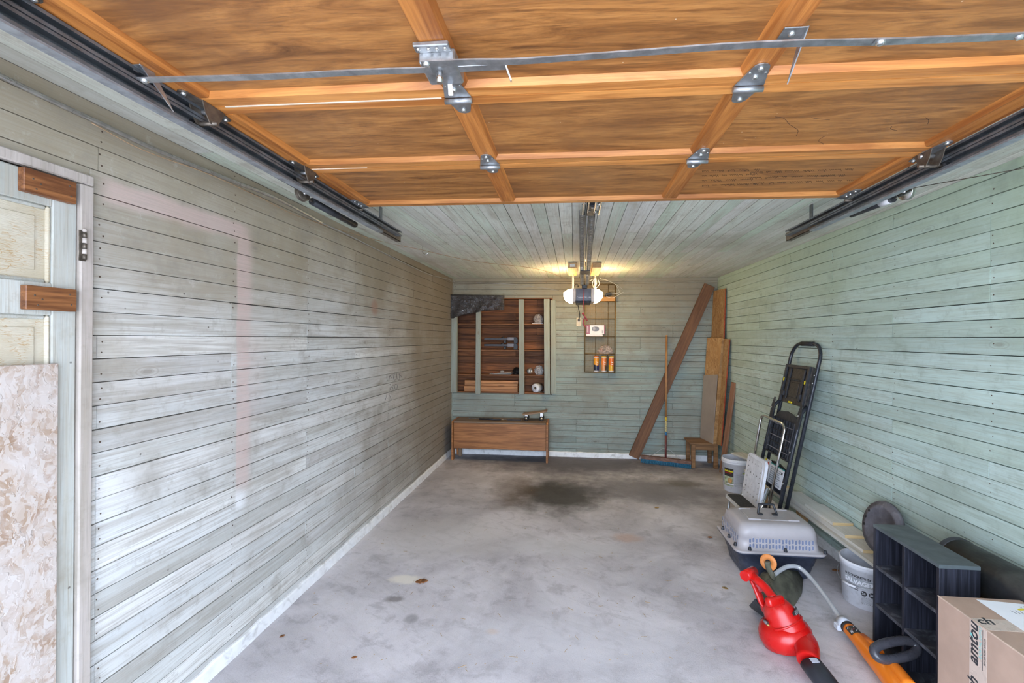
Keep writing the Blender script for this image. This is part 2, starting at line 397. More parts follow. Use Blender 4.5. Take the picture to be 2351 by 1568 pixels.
def concrete():
    g = G('stained_concrete'); P = g.pos()
    n1 = g.noise(P, 1.1, 6, .62, .4); n2 = g.noise(P, 7, 6, .7, .3); n3 = g.noise(P, 160, 3, .6)
    c = g.ramp(n1, [(.30, (.32, .30, .325)), (.45, (.48, .455, .48)), (.56, (.64, .61, .64)), (.68, (.74, .71, .74))])
    c = g.mix(g.rng(n2, .42, .7, 0, .42), c, (.55, .53, .52))
    c = g.mix(g.rng(n2, .34, .5, .38, 0), c, (.20, .19, .19))
    sw = g.noise(g.scl(g.n('Mapping', {'Vector': P, 'Rotation': (0, 0, .5)}).outputs[0], (3.0, 16.0, 1)), 1, 5, .65, 1.0)
    c = g.mix(g.rng(sw, .5, .75, 0, .3), c, (.24, .23, .22))
    c = g.mix(g.rng(n3, .45, .75, 0, .28), c, (.66, .65, .65))
    c = g.mix(g.rng(n3, .25, .45, .3, 0), c, (.16, .15, .15))
    nzA = g.noise(P, 4.5, 5, .65); nzB = g.noise(P, 16, 4, .65)
    def spot(px, py, rx, ry, col, amt, inner=.35, outer=1.1, wob=.9):
        nonlocal c
        q = onZ(px, py, 0)
        v = g.n('VectorMath', {0: P, 1: (q.x, q.y, 0)}, operation='SUBTRACT').outputs[0]
        v = g.scl(v, (1/rx, 1/ry, 0))
        d = g.n('VectorMath', {0: v}, operation='LENGTH').outputs['Value']
        d = g.math('ADD', d, g.math('MULTIPLY', g.math('SUBTRACT', nzA if rx > .25 else nzB, .5), wob))
        c = g.mix(g.rng(d, inner, outer, amt, 0), c, col)
    spot(1330, 1062, 2.2, .75, (.085, .08, .10), .85, .25, 1.0)        # stained back of the slab, darkened further for light falloff
    spot(1285, 1135, .62, .60, (.040, .038, .034), .94)      # oil stain
    spot(1180, 1125, .30, .6, (.13, .09, .06), .55)
    spot(1500, 1125, 1.0, .5, (.13, .125, .14), .7)
    spot(1560, 1110, .28, .16, (.12, .10, .06), .5)
    spot(1010, 1230, .75, .45, (.62, .59, .57), .5)
    spot(1290, 1255, .55, .18, (.60, .59, .60), .6)
    spot(1440, 1235, .14, .10, (.50, .30, .20), .5)
    spot(930, 1330, .13, .07, (.80, .75, .66), .85, .5, 1.0, .6)
    spot(905, 1375, .07, .04, (.15, .13, .12), .7)
    spot(945, 1420, .05, .05, (.20, .19, .19), .6)
    spot(1130, 1450, .05, .03, (.62, .38, .20), .5)
    spot(1040, 1090, .5, .25, (.44, .43, .46), .4)
    spot(1300, 1480, .9, .32, (.64, .63, .66), .42)
    return g.out(c, g.rng(n2, .3, .7, .62, .85), 0, n3, .3, .003)
M_CONC = concrete()
M_DRIVE = surf('driveway_concrete', (.52, .50, .49), .85, var=.15, scale=4, bump=.3)
M_GALV = surf('galvanised_steel', (.42, .44, .46), .38, .85, .2, 30, dirt=(.20, .18, .16), dscale=18, damt=.35)
M_TRACK = surf('dull_track_steel', (.19, .21, .235), .5, .75, .25, 14, dirt=(.10, .085, .07), dscale=9, damt=.6)
M_LIP = surf('worn_track_lip', (.34, .37, .41), .45, .7, .2, 30, dirt=(.20, .19, .19), dscale=14, damt=.4)
M_CHROME = surf('chrome', (.72, .72, .70), .16, 1.0, .06, 30, dirt=(.30, .26, .22), dscale=20, damt=.3)
M_RUSTM = surf('greasy_rusty_steel', (.16, .135, .11), .5, .7, .3, 40)
M_BOLT = surf('zinc_bolt', (.62, .63, .62), .3, .9, .1, 60)
M_BLK = surf('black_plastic', (.022, .024, .030), .45, 0, .3, 30, dirt=(.10, .10, .10), dscale=25, damt=.25)
M_RUB = surf('black_rubber', (.018, .018, .020), .7, 0, .3, 40)
M_FIR = wood('varnished_fir', (.38, .130, .026), (.68, .29, .075), 'x', 1.0, .42, 'obj', .18, .3)
M_FIRY = wood('varnished_fir_stile', (.30, .092, .018), (.60, .235, .055), 'y', 1.0, .42, 'obj', .18, .3)
def doorply():
    g = G('door_plywood'); p = g.obj(); r = g.rnd(); off = g.comb(g.math('MULTIPLY', r, 9.1), g.math('MULTIPLY', r, 4.7), r); p = g.add(p, off)
    n1 = g.noise(g.scl(p, (2.2, 16, 1)), 1, 6, .68, 1.4); n2 = g.noise(g.scl(p, (14, 150, 1)), 1, 4, .6, .4)
    n4 = g.noise(p, 2.4, 4, .6, .6)
    c = g.ramp(n1, [(.28, (.125, .046, .011)), (.43, (.29, .115, .030)), (.58, (.45, .195, .054)), (.8, (.56, .275, .086))])
    c = g.mix(g.rng(n2, .45, .7, 0, .4), c, (.11, .05, .022))
    c = g.mix(g.rng(n4, .5, .72, 0, .55), c, (.17, .068, .024))
    sp = g.n('TexVoronoi', {'Vector': p, 'Scale': 30.0})
    c = g.mix(g.math('MULTIPLY', g.rng(sp.outputs['Distance'], .03, .07, .8, 0), g.rng(g.sep(sp.outputs['Color'])[0], .87, .88)), c, (.70, .58, .42))
    return g.out(c, .42, 0, n2, .15, .001)
M_PLY = doorply()
M_OLDW = wood('old_brown_boards', (.11, .034, .010), (.30, .112, .034), 'x', 1.0, .7, 'world', .45, .7)
M_SHELFW = wood('old_brown_shelf', (.14, .055, .020), (.30, .125, .048), 'x', 1.0, .7, 'world', .3)
M_PINEX = wood('orange_pine_boards', (.42, .17, .06), (.62, .30, .12), 'x', 1.0, .6, 'world', .2, .7)
M_OAK = wood('oak_veneer', (.24, .088, .024), (.50, .205, .065), 'x', 1.3, .5, 'obj', .1, 0, .2)
M_OAKD = wood('dusty_dark_oak', (.15, .095, .06), (.27, .18, .115), 'x', 1.2, .6, 'obj', .1)
M_PLANKZ = wood('stained_plank', (.10, .040, .015), (.20, .088, .034), 'z', .8, .6, 'obj', .15, .9)
M_REDW = wood('red_brown_board', (.22, .10, .055), (.36, .19, .11), 'z', .8, .65, 'obj', .15, .3)
M_STOOLW = wood('stool_wood', (.16, .075, .028), (.34, .18, .075), 'x', 1.0, .6, 'obj', .2, .3)
M_CLEAT = wood('stained_cleat', (.13, .045, .017), (.38, .155, .055), 'y', 1.4, .5, 'world', .2, .4)
M_BLOCK = wood('raw_pine_block', (.50, .28, .12), (.68, .43, .20), 'y', 1.0, .6, 'world', .1)
M_PALE = wood('pale_primed_board', (.62, .60, .54), (.74, .72, .67), 'y', .8, .65, 'world', .1, 0, .15)
M_PINEEND = wood('pine_end_grain', (.60, .42, .20), (.78, .60, .34), 'x', 1.0, .7, 'world', .1)
M_PNTPOST = painted('painted_uprights', 'z', [(.30, .34, .30), (.34, .38, .33), (.31, .35, .30)], (.28, .25, .19), .5, (.33, .30, .23), .5, (.25, .2, .15))

# ================================================================== the setting
def struct(o): o['kind'] = 'structure'; return o
def plank_wall(root, f, s0, s1, t0, t1, studs, mat, holes=(), pitch=PITCH, th=.018, nails=True, gap=.0016, tstart=None, minlen=1.15, jog=.0025):
    rows = []; t = t0 if tstart is None else tstart
    while t+pitch <= t0+.012: t += pitch
    while t < t1-.004:
        rows.append((max(t, t0), min(t+pitch, t1))); t += pitch
    nb = MB()
    for (a, b) in rows:
        cuts = [s0]; last = s0
        cand = [x for x in studs if s0+.4 < x < s1-.4]
        for x in cand:
            if x-last > minlen and random.random() < .42: cuts.append(x); last = x
        cuts.append(s1)
        for c0, c1 in zip(cuts, cuts[1:]):
            pieces = [(c0, c1, a, b)]
            for (h0, h1, k0, k1) in holes:
                nxt = []
                for (p0, p1, q0, q1) in pieces:
                    if p1 <= h0+1e-4 or p0 >= h1-1e-4 or q1 <= k0+1e-4 or q0 >= k1-1e-4: nxt.append((p0, p1, q0, q1)); continue
                    if p0 < h0: nxt.append((p0, h0, q0, q1))
                    if p1 > h1: nxt.append((h1, p1, q0, q1))
                    m0, m1 = max(p0, h0), min(p1, h1)
                    if q0 < k0: nxt.append((m0, m1, q0, k0))
                    if q1 > k1: nxt.append((m0, m1, k1, q1))
                pieces = nxt
            for (p0, p1, q0, q1) in pieces:
                if p1-p0 < .015 or q1-q0 < .006: continue
                g1, g2 = gap*random.uniform(.1, .5), gap*random.choice((.2, .4, .6, 1.0, 1.5))
                e = random.uniform(0, jog)
                vs_ = [f(p0+.0006, q0+g1, -th), f(p1-.0006, q0+g1, -th), f(p1-.0006, q1-g2, -th), f(p0+.0006, q1-g2, -th),
                       f(p0+.0014, q0+g1+.0010, e), f(p1-.0014, q0+g1+.0010, e), f(p1-.0014, q1-g2-.0010, e), f(p0+.0014, q1-g2-.0010, e)]
                MB().add(vs_, [(3, 2, 1, 0), (4, 5, 6, 7), (0, 1, 5, 4), (1, 2, 6, 5), (2, 3, 7, 6), (3, 0, 4, 7)]).build('plank', mat, root)
                if nails and q1-q0 > .05:
                    for x in studs:
                        if p0+.01 < x+.012 < p1-.01 and random.random() < .85:
                            for tt in ((q0+.022, q1-.022) if random.random() < .3 else (random.uniform(q0+.02, q1-.02),)):
                                r = random.uniform(.0028, .0042); dx = random.uniform(-.008, .008)
                                ring = [f(x+.012+dx+math.cos(k*math.pi/3)*r, tt+math.sin(k*math.pi/3)*r, e+.0006) for k in range(6)]
                                nb.add(ring, [tuple(range(6))])
    if nails and nb.v: nb.build('nail_heads', M_NAIL, root)['kind'] = 'stuff'

floor = struct(MB().box(L-.16, 2.2, Y0-.05, D+.2, -.12, 0).build('floor', M_CONC))
drive = struct(MB().box(-14, 14, -22, Y0-.06, -.2, -.03).build('driveway', M_DRIVE))
drive['label'] = 'concrete driveway outside the open garage door'

wl = struct(MB().box(L-.16, L-.0185, Y0, D+.16, -.02, H+.2).build('wall_left', M_DK))
studsL = [1.40+.61*k for k in range(-2, 9)]
DY0, DY1, DZ1 = .46, 1.372, 2.088            # door with its casing
plank_wall(wl, lambda s, t, n: (L+n, s, t), Y0, D, .03, H, studsL, M_WL, [(DY0, DY1+.001, 0, DZ1)], tstart=1.55-PITCH*20)
wr = struct(MB().box(.0185, .16, -.2, D-Y0+.1, -.02, H+.2).build('wall_right', M_DK))
wr.location = (RB, D, 0); wr.rotation_euler = (0, 0, math.pi+math.atan(RS))
# the wall frame: local y runs from the back corner towards the front, local -x points out of the room
wr.rotation_euler = (0, 0, 0)
_wa = math.atan(RS); _ca, _sa = math.cos(_wa), math.sin(_wa)
def fR(s, t, n): return (RB+_sa*s-_ca*n, D-_ca*s-_sa*n, t)
for v in wr.data.vertices:
    x, y, z = v.co; v.co = (RB+_sa*y+_ca*x-RB, D-_ca*y+_sa*x-D, z)
wr.data.update()
studsR = [.02+.61*k for k in range(0, 11)]
plank_wall(wr, fR, 0, D-Y0, .03, H, studsR, M_WR, tstart=1.55-PITCH*20+.02)
# back wall with the opening of the built-in shelf
SHX0, SHX1 = onY(1041, 800, D).x, onY(1268, 800, D).x
SHZ0, SHZ1 = onY(1150, 903, D).z, onY(1150, 684, D).z
wbm = MB()
wbm.box(L-.16, SHX0, D+.0185, D+.25, -.02, H+.2); wbm.box(SHX1, RB+.16, D+.0185, D+.25, -.02, H+.2)
wbm.box(SHX0, SHX1, D+.0185, D+.25, -.02, SHZ0); wbm.box(SHX0, SHX1, D+.0185, D+.25, SHZ1, H+.2); wbm.box(SHX0, SHX1, D+.2, D+.25, SHZ0, SHZ1)
wb = struct(wbm.build('wall_back', M_DK))
studsB = [L+.03+.41*k for k in range(0, 10)]
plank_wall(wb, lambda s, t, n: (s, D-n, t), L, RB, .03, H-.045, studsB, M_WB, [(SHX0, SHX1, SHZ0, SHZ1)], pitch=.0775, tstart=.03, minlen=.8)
struct(MB().cbox(L, RB, D-.02, D+.01, H-.045, H, .004).build('trim_1', M_WB))
struct(MB().box(L, L+.012, D-.014, D, .03, H-.05).build('trim_2', M_WB))
cl = struct(MB().box(L-.16, 2.2, Y0-.25, D+.25, H+.0185, H+.2).build('ceiling', M_DK))
plank_wall(cl, lambda s, t, n: (t, s, H-n), Y0, D, L, RX(Y0), [1.0+.8*k for k in range(0, 6)], M_CL, tstart=L, nails=False, minlen=1.7)
struct(MB().box(L-.16, -1.24, Y0-.16, Y0, -.02, H+.2).build('wall_front_left', M_WHITE))
struct(MB().box(1.40, 2.2, Y0-.16, Y0, -.02, H+.2).build('wall_front_right', M_WHITE))
struct(MB().box(-1.24, 1.40, Y0-.16, Y0, 2.26, H+.2).build('wall_front_header', M_WHITE))
# white painted curb round the slab
def curb(name, a, b, nrm, n=26):
    a = Vector(a); b = Vector(b); nrm = Vector(nrm); vs_ = []; fs = []
    for k in range(n+1):
        p = a.lerp(b, k/n); w = .016+random.uniform(-.002, .002); h = .066+random.uniform(-.004, .004)
        vs_ += [p, p+nrm*(w+.004), p+nrm*(w+.002)+Vector((0, 0, h-.008)), p+nrm*(w-.004)+Vector((0, 0, h)), p+Vector((0, 0, h))]
    for k in range(n):
        for j in range(4): fs.append((k*5+j, k*5+j+1, k*5+j+6, k*5+j+5))
    fs += [tuple(range(5)), tuple(n*5+j for j in range(5))]
    return struct(MB().add(vs_, fs).build(name, M_WHITE))
curb('baseboard_left', (L, DY1+.01, 0), (L, D, 0), (1, 0, 0), 60)
curb('baseboard_back', (L, D, 0), (RB, D, 0), (0, -1, 0), 40)
curb('baseboard_right', (RX(Y0), Y0, 0), (RB, D, 0), (-1, 0, 0), 50)

# ------------------------------------------------------------------ side door in the left wall
M_DOORP = painted('peeling_door_paint', 'z', [(.47, .48, .43), (.51, .53, .50)], (.42, .37, .28), .4, (.40, .36, .28), .4, (.5, .42, .3))
M_CASE = painted('pinkish_casing_paint', 'z', [(.52, .46, .42), (.56, .50, .46)], (.42, .37, .31), .35, (.34, .30, .24), .45, (.4, .33, .27))
def crackle():
    g = G('alligatored_cream_paint'); P = g.pos()
    q = g.scl(P, (1, 28, 190)); q = g.add(q, g.scl(g.n('TexNoise', {'Vector': P, 'Scale': 35.0}).outputs[1], (1.2, 1.2, 1.2)))
    v = g.n('TexVoronoi', {'Vector': q, 'Scale': 1.0}, feature='DISTANCE_TO_EDGE').outputs['Distance']
    n = g.noise(P, 10, 5, .6)
    c = g.mix(g.rng(n, .3, .7), (.52, .46, .34), (.60, .56, .46))
    cr = g.math('MULTIPLY', g.rng(v, .01, .07, .85, 0), g.rng(g.noise(P, 16, 4), .42, .62))
    c = g.mix(cr, c, (.42, .27, .12))
    return g.out(c, .6, 0, v, .4, .004)
M_CRACK = crackle()
def osbdoor():
    return osb('whitewashed_osb', [(.30, .19, .12), (.46, .36, .29), (.54, .47, .42), (.36, .25, .17), (.57, .52, .48)], 'z', 1.5, .8, (.58, .54, .52), .65)
M_OSBW = osbdoor()
dr = struct(MB().box(L-.018, L-.006, DY0+.045, 1.327, .01, 2.045).build('door_1', M_DOORP))
dr['label'] = 'old paneled side door, paint peeling, half covered by a wafer-board sheet'
def dpart(name, mat, y0, y1, z0, z1, x0=-.006, x1=.012, c=.003): return MB().cbox(L+x0, L+x1, y0, y1, z0, z1, c).build(name, mat, dr)
za, zb = onX(60, 448, L).z, onX(60, 640, L).z
YS = onX(112, 600, L).y
dpart('stile', M_DOORP, YS, 1.326, .01, 2.045); dpart('stile', M_DOORP, DY0+.046, DY0+.15, .01, 2.045)
ZR1, ZR2, ZR3, ZR4 = onX(60, 462, L).z, onX(60, 645, L).z, onX(60, 722, L).z, .95
dpart('rail', M_DOORP, DY0+.15, YS, ZR1, 2.045); dpart('rail', M_DOORP, DY0+.15, YS, ZR3, ZR2); dpart('rail', M_DOORP, DY0+.15, YS, .01, .30)
dpart('panel', M_CRACK, DY0+.151, YS-.001, ZR2, ZR1, -.006, -.002); dpart('panel', M_CRACK, DY0+.151, YS-.001, .30, ZR3, -.006, -.002)
dpart('panel_field', M_CRACK, DY0+.19, YS-.036, ZR2+.036, ZR1-.036, -.004, .0015); dpart('panel_field', M_CRACK, DY0+.19, YS-.036, .34, ZR3-.036, -.004, .0015)
for (z0, z1) in ((ZR2, ZR1), (.30, ZR3)):
    m = dpart('moulding', M_CRACK, YS-.013, YS, z0, z1, -.004, .009, .005); dpart('moulding', M_DOORP, DY0+.15, YS-.013, z1-.012, z1, -.004, .009, .005); dpart('moulding', M_DOORP, DY0+.15, YS-.013, z0, z0+.010, -.004, .009, .005)
MB().cbox(L-.006, L+.022, 1.330, 1.372, 0, 2.050, .004).build('casing', M_CASE, dr)
MB().cbox(L-.006, L+.022, DY0, DY0+.045, 0, 2.050, .004).build('casing', M_CASE, dr)
MB().cbox(L-.006, L+.022, DY0, 1.372, 2.052, 2.086, .004).build('head_casing', M_CASE, dr)
hg = MB().cbox(L+.022, L+.0245, 1.322, 1.345, 1.795, 1.895, .001).build('hinge', M_RUSTM, dr)
for k in range(5): MB().cyl((L+.029, 1.336, 1.80+.018*k), (L+.029, 1.336, 1.8165+.018*k), .0062, n=12).build('knuckle', M_CASE if k % 2 else M_RUSTM, hg)
MB().sphere((L+.029, 1.336, 1.896), .0065, 10, 6).build('finial', M_CASE, hg)
for q in ((45, 394, 168, 470), (50, 659, 168, 716)):
    a = onX(q[0], (q[1]+q[3])/2, L+.02); b = onX(q[2], (q[1]+q[3])/2, L+.02)
    zt, zb_ = onX(q[2], q[1]+26 if q[1] < 500 else q[1]+6, L+.02).z, onX(q[2], q[3], L+.02).z
    ct = MB().cbox(L+.013, L+.034, a.y, b.y, zb_, zt, .002).build('wood_cleat', M_CLEAT, dr)
    for (fy, fz) in ((.16, .6), (.3, .45), (.22, .2), (.85, .75), (.88, .3)):
        bolt(ct, (L+.034, a.y+(b.y-a.y)*fy, zb_+(zt-zb_)*fz), (1, 0, 0), .0028, M_NAIL, 'nail', .001)
a = onX(135, 834, L+.03)
MB().cbox(L+.018, L+.030, DY0+.08, a.y, .03, a.z, .002).build('wafer_board', M_OSBW, dr)
MB().cyl((L+.016, 1.30, .005), (L+.016, 1.30, .30), .010, n=12).build('drip_strip', M_WHITE, dr)
# pencilled marks on the left boards
M_PENCIL = surf('pencil_mark', (.13, .12, .12), .8)
def scribble(parent, strokes, w, mat, proj, name='writing'):
    mb = MB()
    for st in strokes:
        pts = spline([proj(*p) for p in st], 5) if len(st) > 2 else [proj(*p) for p in st]
        mb.tube(pts, w, 4)
    return mb.build(name, mat, parent)
pw = lambda x, y: onX(850+x/13.07, 800+y/13.07, L+.003)
scribble(wl, [[(500, 800), (505, 940), (550, 975), (575, 880), (600, 815), (640, 890)], [(640, 780), (720, 770), (700, 860), (720, 950), (770, 940)],
              [(700, 770), (760, 750)], [(790, 750), (800, 880), (850, 945), (890, 900), (870, 760)], [(880, 880), (910, 800), (945, 870)],
              [(570, 1090), (610, 1080), (620, 1150), (590, 1260)], [(610, 1190), (660, 1150), (690, 1220)], [(680, 1120), (720, 1080), (740, 1180), (770, 1240), (800, 1210), (830, 1080)],
              [(745, 1080), (800, 1085)], [(500, 1380), (470, 1480), (450, 1560)], [(560, 1370), (600, 1460), (640, 1540)]], .0016, M_PENCIL, pw)

# ================================================================== overhead door
ZD = 2.25
GD = thing('garage_door', 'wooden sectional overhead door rolled up flat under the ceiling', 'garage door', (.085, 2.322, ZD), math.radians(.25))
GDM = wmat(GD)
def gl(x, y, z=0.0): return GDM @ Vector((x, y, z))                 # door frame -> world
GDI = GDM.inverted()
def dl(px, py, dz=0.0):                                              # pixel on the door's underside -> door frame
    return GDI @ onZ(px, py, ZD+dz)
JY = [0.0, -.538, -1.043, -1.56, -2.085]                              # section joints, bottom edge first
XE = 1.245; SE = .088
X1 = (dl(1131, 386).x+dl(1056, 236).x)/2; X2 = (dl(1592, 378).x+dl(1706, 212).x)/2
def bar(name, mat, x0, x1, y0, y1, cx0=.012, cx1=.012, cy0=.012, cy1=.012, zt=.020):
    """framing member: flat face down at z=0, sides chamfered up towards the panel"""
    v = [(x0, y0, zt), (x1, y0, zt), (x1, y1, zt), (x0, y1, zt), (x0+cx0, y0+cy0, 0), (x1-cx1, y0+cy0, 0), (x1-cx1, y1-cy1, 0), (x0+cx0, y1-cy1, 0)]
    return MB().add(v, [(3, 2, 1, 0), (4, 5, 6, 7), (0, 1, 5, 4), (1, 2, 6, 5), (2, 3, 7, 6), (3, 0, 4, 7)]).build(name, mat, GD, world=False)
SW = .043
for k in range(4):
    ya, yb = JY[k+1]+.0012, JY[k]-.0012
    MB().box(-XE, XE, ya, yb, .0245, .036).build('backing_board', M_FIR, GD, world=False)
    r0 = .055 if k else .050; r1 = .055
    bar('rail', M_FIR, -XE, XE, yb-r0, yb, 0, 0, .013, .001); bar('rail', M_FIR, -XE, XE, ya, ya+r1, 0, 0, .001, .013)
    xs = [-XE, X1, X2, XE]
    for i, x in enumerate(xs):
        s0, s1 = (x, x+SE) if i == 0 else ((x-SE, x) if i == 3 else (x-SW, x+SW))
        bar('stile', M_FIRY, s0, s1, ya+r1-.006, yb-r0+.006, 0 if i == 0 else .012, 0 if i == 3 else .012, 0, 0)
    eds = [(-XE+SE, X1-SW), (X1+SW, X2-SW), (X2+SW, XE-SE)]
    for (a, b) in eds:
        MB().box(a-.004, b+.004, ya+r1-.004, yb-r0+.004, .0175, .0243).build('panel', M_PLY, GD, world=False)
M_DAYSLIT = surf('painted_daylight', (.78, .66, .52), .6)  # pale colour stands for the bright daylight line at the door joints
MB().box(-XE+.09, X1-.05, JY[2]-.001, JY[2]+.004, -.0015, .004).build('daylight_slit_strip', M_DAYSLIT, GD, world=False)
MB().box(-XE+.06, -XE+.30, JY[1]-.001, JY[1]+.002, -.0015, .004).build('daylight_slit_strip', M_DAYSLIT, GD, world=False)
def leaf(w, l, tip=.28, n=6):
    """rounded triangular hinge leaf, wide at y=0, tip at y=l"""
    p = [(-w/2, 0), (w/2, 0)]
    for k in range(n+1):
        a = math.pi*k/n; p.append((math.cos(a)*w*tip, l-w*tip+math.sin(a)*w*tip*.9))
    return p
def hinge(x, j, s=1.0):
    y = JY[j]
    m = MB().prism([(a, b) for a, b in leaf(.075*s, -.085*s*-1)], .003, (x, y+.004, -.001), (-1, 0, 0), (0, 1, 0))
    m.prism(leaf(.078*s, .10*s), .003, (x, y-.004, -.001), (1, 0, 0), (0, -1, 0))
    m.xf(Matrix.Identity(4))
    h = m.build('hinge', M_GALV, GD, world=False)
    b = MB().cyl((x-.040*s, y+.004, -.010), (x+.040*s, y+.004, -.010), .0085*s, n=14)
    b.build('barrel', M_GALV, h, world=False)
    for (dx, dy) in ((0, .066), (0, -.082), (0, -.045)):
        bb = MB().lathe([(.0075, 0), (.0075, .003), (.0045, .006)], 8, (x+dx*s, y+dy*s, -.004), (0, 0, -1), cap1=True).build('bolt', M_BOLT, h, world=False)
    for dx in (-.02, .02):
        MB().lathe([(.0035, 0), (.0035, .0012)], 8, (x+dx*s, y-.062*s, -.004), (0, 0, -1), cap1=True).build('rivet', M_BOLT, h, world=False)
for x in (X1, X2):
    hinge(x, 1, 1.0); hinge(x, 2, 1.0); hinge(x, 3, 1.0)
def rollerhinge(side, j):
    y = JY[j]; x = side*(XE-.028)
    m = MB().prism(leaf(.05, .10, .3), .003, (x-side*.005, y-.002, -.001), (1, 0, 0), (0, -1, 0)).prism(leaf(.05, .085, .3), .003, (x-side*.005, y+.002, -.001), (-1, 0, 0), (0, 1, 0))
    h = m.build('roller_hinge', M_RUSTM if side < 0 else M_GALV, GD, world=False)
    for dx in (-.022, .022):
        pts = [(-.045, 0), (.040, 0), (.030, .030), (.012, .056), (-.012, .056), (-.030, .030)]
        MB().prism(pts, .003, (x-side*.005+dx, y-.006, -.002), (0, -1, 0), (0, 0, -1)).build('bracket_arm', M_RUSTM, h, world=False)
    MB().cyl((x-.034, y+.004, -.014), (x+.026, y+.004, -.014), .0075, n=12).build('barrel', M_GALV, h, world=False)
    xr = side*(XE+.012)
    MB().cyl((x-side*.045, y-.006, -.054), (xr, y-.006, -.054), .006, n=12).build('roller_shaft', M_RUSTM, h, world=False)
    MB().lathe([(.005, -.010), (.0125, -.010), (.0145, -.005), (.0145, .005), (.0125, .010), (.005, .010)], 20, (xr+side*.006, y-.006, -.054), (1, 0, 0)).build('roller', M_RUB, h, world=False)
    for dy in (-.085, .072):
        MB().lathe([(.0075, 0), (.0075, .003), (.0045, .006)], 8, (x-side*.005, y+dy, -.004), (0, 0, -1), cap1=True).build('bolt', M_BOLT, h, world=False)
for s in (-1, 1):
    for j in (1, 2, 3): rollerhinge(s, j)
    x = s*(XE-.03)
    cb = MB().prism([(-.028, -.008), (.028, -.008), (.028, .09), (.012, .13), (-.012, .13), (-.028, .10)], .003, (x, 0, -.001), (1, 0, 0), (0, -1, 0)).build('corner_bracket', M_GALV, GD, world=False)
    for d in (.035, .065, .105): MB().lathe([(.006, 0), (.006, .003), (.004, .005)], 8, (x, -d, -.004), (0, 0, -1), cap1=True).build('bolt', M_BOLT, cb, world=False)
    MB().cyl((x, -.02, -.02), (s*(XE+.014), -.02, -.02), .006, n=10).build('roller_shaft', M_RUSTM, cb, world=False)
# lock and its bars
def dpt(px, py, dz): return onZ(px, py, ZD+dz)
lk = MB().cbox(-.045, .045, -.045, .052, -.036, -.001, .004)
lc = dl(1014, 163, -.03)
lock = lk.xf(Matrix.Translation((lc.x, lc.y, 0))).build('lock', M_GALV, GD, world=False)
lx, ly = lc.x, lc.y
MB().cbox(lx-.050, lx+.036, ly-.072, ly-.044, -.012, -.001, .002).build('mounting_flange', M_GALV, lock, world=False)
MB().cyl((lx-.002, ly-.01, -.036), (lx-.002, ly-.01, -.066), .009, .007, 12).build('spindle', M_CHROME, lock, world=False)
MB().obox((lx+.008, ly+.048, -.030), (lx+.008, ly+.060, -.060), .012, .006, (1, 0, 0)).build('latch_lever', M_GALV, lock, world=False)
MB().cbox(lx+.04, lx+.165, ly-.012, ly+.012, -.028, -.022, .001).build('bolt_tongue', M_GALV, lock, world=False)
MB().obox((lx+.162, ly+.0, -.024), (lx+.175, ly+.01, -.058), .018, .004, (0, 1, 0)).build('tongue_pull', M_GALV, lock, world=False)
for dx, dy in ((-.04, -.058), (-.015, -.058), (.005, -.058), (.025, -.058)): MB().lathe([(.005, 0), (.003, .004)], 8, (lx+dx, ly+dy, -.012), (0, 0, -1), cap1=True).build('screw', M_BOLT, lock, world=False)
zb_ = -.046
barL = [dpt(x, y, zb_) for x, y in ((322, 184), (420, 181), (560, 178), (700, 172), (840, 165), (990, 160))]
barR = [dpt(x, y, zb_-.006) for x, y in ((968, 146), (1080, 142), (1180, 141), (1330, 131), (1480, 120), (1640, 108), (1800, 100), (1930, 97), (2045, 95))]
barE = [dpt(x, y, zb_-.011) for x, y in ((2008, 96), (2120, 92), (2240, 87), (2351, 82), (2450, 77))]
for nm, pts in (('lock_bar', barL), ('lock_bar', barR), ('lock_bar', barE)):
    b = MB().ribbon(spline(pts, 4), .021, .0035, (0, 1, 0)).build(nm, M_GALV, GD)
    MB().lathe([(.009, 0), (.009, .004), (.005, .007)], 10, pts[0]+Vector((.012, 0, -.001)), (0, 0, -1), cap1=True).build('pivot_bolt', M_BOLT, b)
MB().lathe([(.009, 0), (.005, .006)], 10, dpt(2340, 84, zb_-.012), (0, 0, -1), cap1=True).build('pivot_bolt', M_BOLT, b)
def guide(px, py, side):
    q = dl(px, py); x, y = q.x, q.y
    h = MB().cbox(x-.03, x+.022, y-.07, y-.03, -.004, -.001, .0008)
    h.add([(x+.02, y-.07, -.001), (x+.023, y-.07, -.001), (x+.023, y-.03, -.001), (x+.02, y-.03, -.001), (x+.02, y+.03, -.075), (x+.023, y+.03, -.075), (x+.023, y+.002, -.04), (x+.02, y+.002, -.04)],
          [(0, 3, 7, 4), (1, 5, 6, 2), (0, 4, 5, 1), (3, 2, 6, 7), (4, 7, 6, 5), (0, 1, 2, 3)])
    g_ = h.build('bar_guide', M_GALV, GD, world=False)
    MB().lathe([(.0075, 0), (.0075, .003), (.004, .006)], 8, (x-.006, y-.05, -.004), (0, 0, -1), cap1=True).build('bolt', M_BOLT, g_, world=False)
guide(360, 182, -1); guide(1800, 106, 1)
